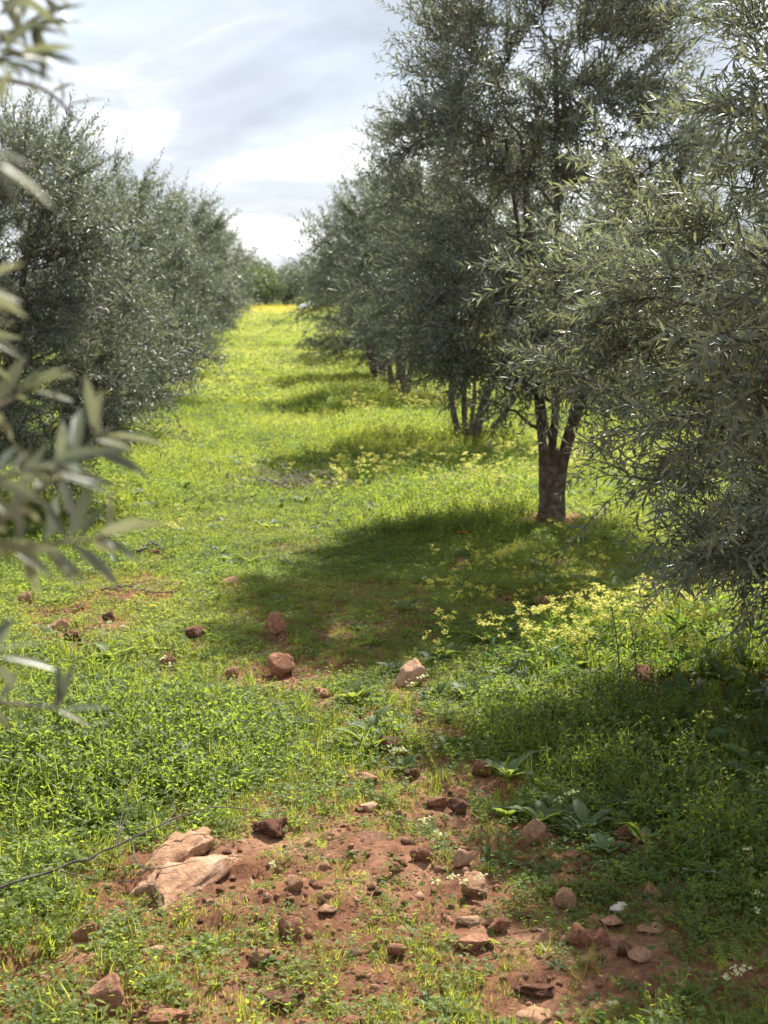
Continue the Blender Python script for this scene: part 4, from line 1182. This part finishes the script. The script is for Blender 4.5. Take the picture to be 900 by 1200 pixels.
# broad leaved plants, each leaf a part
BL = []
for k in range(4):
    BL.append(herb(rp, 1, 1.0, (.42, .5, .36, .3)[k], .75).mesh('leaf', M['herb_obj']))
def broad(px, py, L, n, label, seed, up=1.0, group=None):
    r = np.random.default_rng(seed); p, d = ground(px, py)
    t = thing('broadleaf_plant', label, 'plant', p, group)
    for k in range(n):
        o = link('leaf', BL[r.integers(0, 4)], t)
        s = L * r.uniform(.65, 1.1); o.scale = (s, s, s * up * r.uniform(.8, 1.2)); o.rotation_euler = (r.normal(0, .12), r.normal(0, .12), k * 2.4 + r.uniform(-.3, .3))
for i, (px_, py_, L, n, lab) in enumerate((
        (842, 1035, .11, 7, 'broad leaved weed with pale rounded leaves right of the chalk white stone'),
        (885, 1065, .10, 6, 'broad leaved weed with one big oval leaf at the right edge'),
        (770, 1035, .07, 7, 'small broad leaved weed beside the brown stone'),
        (575, 1008, .06, 5, 'lone small weed with a grey green leaf right of the upright pale stone'),
        (690, 905, .15, 8, 'tall leafy weed in the shade, above the tall grass'),
        (742, 905, .14, 8, 'leafy weed with long upright leaves in the shade'),
        (640, 880, .12, 7, 'leafy weed at the sun and shade edge'),
        (600, 850, .11, 7, 'sunlit leafy weed left of the shade edge'),
        (820, 880, .13, 7, 'leafy weed left of the orange red stone'),
        (878, 900, .13, 7, 'leafy weed right of the orange red stone'),
        (660, 960, .12, 7, 'leafy weed above the stacked flat red stones'),
        (780, 960, .14, 8, 'dense leafy weed in the middle of the shaded weeds'),
        (480, 900, .08, 6, 'pale leaved weed beside the clod next to the flat topped slab'),
        (530, 880, .09, 7, 'bright leafy weed between the slab and the hidden red stone'),
        (880, 985, .13, 7, 'leafy weed at the right edge above the big oval leaf'),
        (715, 1000, .10, 6, 'leafy weed beside the dark stone in tall weeds'),
        (755, 1122, .045, 1, 'single green leaf lying over the pale pink stone'),
        (310, 1130, .05, 6, 'bright little weed beside the pinkish stone on bare soil'),
        (230, 1120, .05, 7, 'bright weed clump left of the bare soil and blocky stone'))):
    broad(px_, py_, L, n, lab, 700 + i)
# single blossoms
def blossom(px, py, mat, label, h=.05, s=.014):
    p, d = ground(px, py); r = np.random.default_rng(int(px))
    t = thing('flower', label, 'flower', p)
    mb = MB(); mb.add(*tube(np.array([[0, 0, -.01], [.003, 0, h * .5], [0, .004, h]]), [.0016] * 3, 5)); mb.obj('stem', M['herb_obj'], t)
    mb = MB()
    for lay, (n, q, rr) in enumerate(((11, .25, s), (9, .7, s * .75))):
        for k in range(n):
            a = k * 6.283 / n + lay * .3; dd = np.array([math.cos(a), math.sin(a), q])
            mb.add(*round_leaf(np.array([0, .004, h]), dd, np.array([0, 0, 1.0]), rr, rr * .5))
    mb.obj('petals', M[mat], t)
blossom(180, 722, 'petal_deep', 'single deep yellow flower in grass near the dry stick', .05, .018)
blossom(543, 640, 'petal_orange', 'single orange flower in the shade left of the forked trunk', .09, .022)
# dark bare stalks in the mustard patch
for i, (a, b, h, lab) in enumerate(((728, 838, .42, 'thin dark stalk standing in the mustard, the left one of a pair'), (748, 832, .38, 'thin dark stalk standing in the mustard, the right one of a pair'))):
    p, d = ground(a, b); r = np.random.default_rng(i)
    t = thing('dry_stalk', lab, 'dry stalk', p)
    P = spline(np.array([[0, 0, -.02], [-.01, 0, h * .4], [-.03, .01, h * .8], [-.05, .01, h]]), 8)
    mb = MB(); mb.add(*tube(P, np.linspace(.0035, .0015, 8), 6)); mb.obj('stem', M['deadwood'], t, True)
    for k in range(4):
        mb = MB(); q = P[4 + k % 3]; a_ = r.uniform(0, 6.28)
        mb.add(*tube(np.array([q, q + np.array([math.cos(a_) * .025, math.sin(a_) * .025, .03]), q + np.array([math.cos(a_) * .04, math.sin(a_) * .04, .065])]), [.0014, .0012, .0008], 5)); mb.obj('side_shoot', M['deadwood'], t, True)

# ------------------------------------------------------------------ dead wood
def stick(name, label, cat, pts, r0, mat, side=()):
    W_ = []
    for (px, py, lift) in pts:
        p, d = ground(px, py); W_.append(p + np.array([0, 0, lift]))
    o0 = W_[0].copy(); P = spline(np.array(W_) - o0, 22)
    t = thing(name, label, cat, o0)
    r = np.random.default_rng(len(pts))
    P[1:-1] += r.normal(0, r0 * .8, (20, 3))
    mb = MB(); mb.add(*tube(P, np.linspace(r0, r0 * .35, 22), 7, True, .12, r)); mb.obj('main_stem', mat, t, True)
    for sp_ in side:
        Q = []
        for (px, py, lift) in sp_:
            p, d = ground(px, py); Q.append(p + np.array([0, 0, lift]) - o0)
        Q[0] = P[np.argmin(np.linalg.norm(P - Q[0], axis=1))]
        mb = MB(); mb.add(*tube(spline(np.array(Q), 10), np.linspace(r0 * .5, r0 * .2, 10), 6, True)); mb.obj('side_twig', mat, t, True)
stick('fallen_branch', 'long thin dark dead branch lying over grass towards the tan rocks', 'branch',
      [(-40, 1070, .05), (10, 1058, .05), (70, 1040, .06), (130, 1022, .07), (190, 1006, .10), (255, 985, .10), (300, 972, .06)], .0045, M['deadwood'],
      [[(130, 1022, .07), (150, 1000, .12), (168, 985, .16)], [(135, 1020, .07), (155, 985, .18), (185, 965, .24)], [(150, 1018, .07), (170, 1034, .04), (235, 1032, .06)], [(190, 1006, .1), (205, 1000, .13), (195, 985, .16)], [(60, 1043, .06), (120, 1045, .03), (160, 1040, .02)]])
stick('dry_twig', 'pale grey dry twig curled on the grass at the left edge below the dead branch', 'twig', [(-10, 1040, .03), (5, 1055, .03), (3, 1072, .02), (20, 1090, .01)], .004, M['greywood'], [[(5, 1055, .03), (-10, 1062, .04), (-25, 1066, .03)]])
stick('dry_stick', 'short dark dry stick lying in grass under the near branches', 'stick', [(120, 697, .03), (150, 693, .03), (175, 700, .03), (205, 697, .02)], .006, M['deadwood'], [[(150, 693, .03), (175, 688, .04), (195, 690, .03)]])
stick('dry_stick', 'short curved stick on bare ground just above the other dry stick', 'stick', [(160, 652, .03), (178, 645, .05), (192, 650, .03)], .010, M['deadwood'])
stick('dry_twig', 'thin dry twig lying in the weeds below the big oval leaf plant', 'twig', [(800, 1030, .03), (840, 1040, .04), (885, 1050, .03)], .003, M['greywood'])
# dry brush heap
p, d = ground(352, 572)
t = thing('dry_brush', 'heap of pale dry brush lying across the middle of the grassy path', 'brush', p)
r = np.random.default_rng(8)
for k in range(46):
    mb = MB(); a = r.uniform(0, 6.28); c = np.array([r.normal(0, .24), r.normal(0, .10), .03])
    l = r.uniform(.12, .34); dv = unit(np.array([math.cos(a), math.sin(a) * .6, r.uniform(.05, .8)]))
    P = spline(np.array([c, c + dv * l * .5 + r.normal(0, .02, 3), c + dv * l + np.array([0, 0, -.05 * l])]), 6); P[:, 2] = np.maximum(P[:, 2], .01)
    mb.add(*tube(P, np.linspace(.005, .002, 6), 4))
    for j in range(3):
        q = P[2 + j]; e_ = q + unit(r.normal(0, 1, 3) + dv) * l * .3
        mb.add(*tube(np.array([q, (q + e_) / 2 + r.normal(0, .008, 3), e_]), [.0025, .002, .0012], 3))
    mb.obj('twig', M['greywood'], t, True)

# ------------------------------------------------------------------ the small white thing at the far end
x = (356 - 450) / F * 56.0
p = gz(x, 56.0)
t = thing('white_sack', 'small white sack lying at the far end of the path by the shrubs', 'sack', p)
me = stone_mesh(1200, 'sack', 3, 4, rough=.05); o = link('bag', me, t, (0, 0, .26)); o.scale = (.24, .18, .17)
mb = MB(); mb.add(*tube(np.array([[.16, 0, .33], [.24, .0, .40], [.31, .02, .46]]), [.03, .045, .07], 9)); mb.obj('tied_neck', M['sack'], t, True)
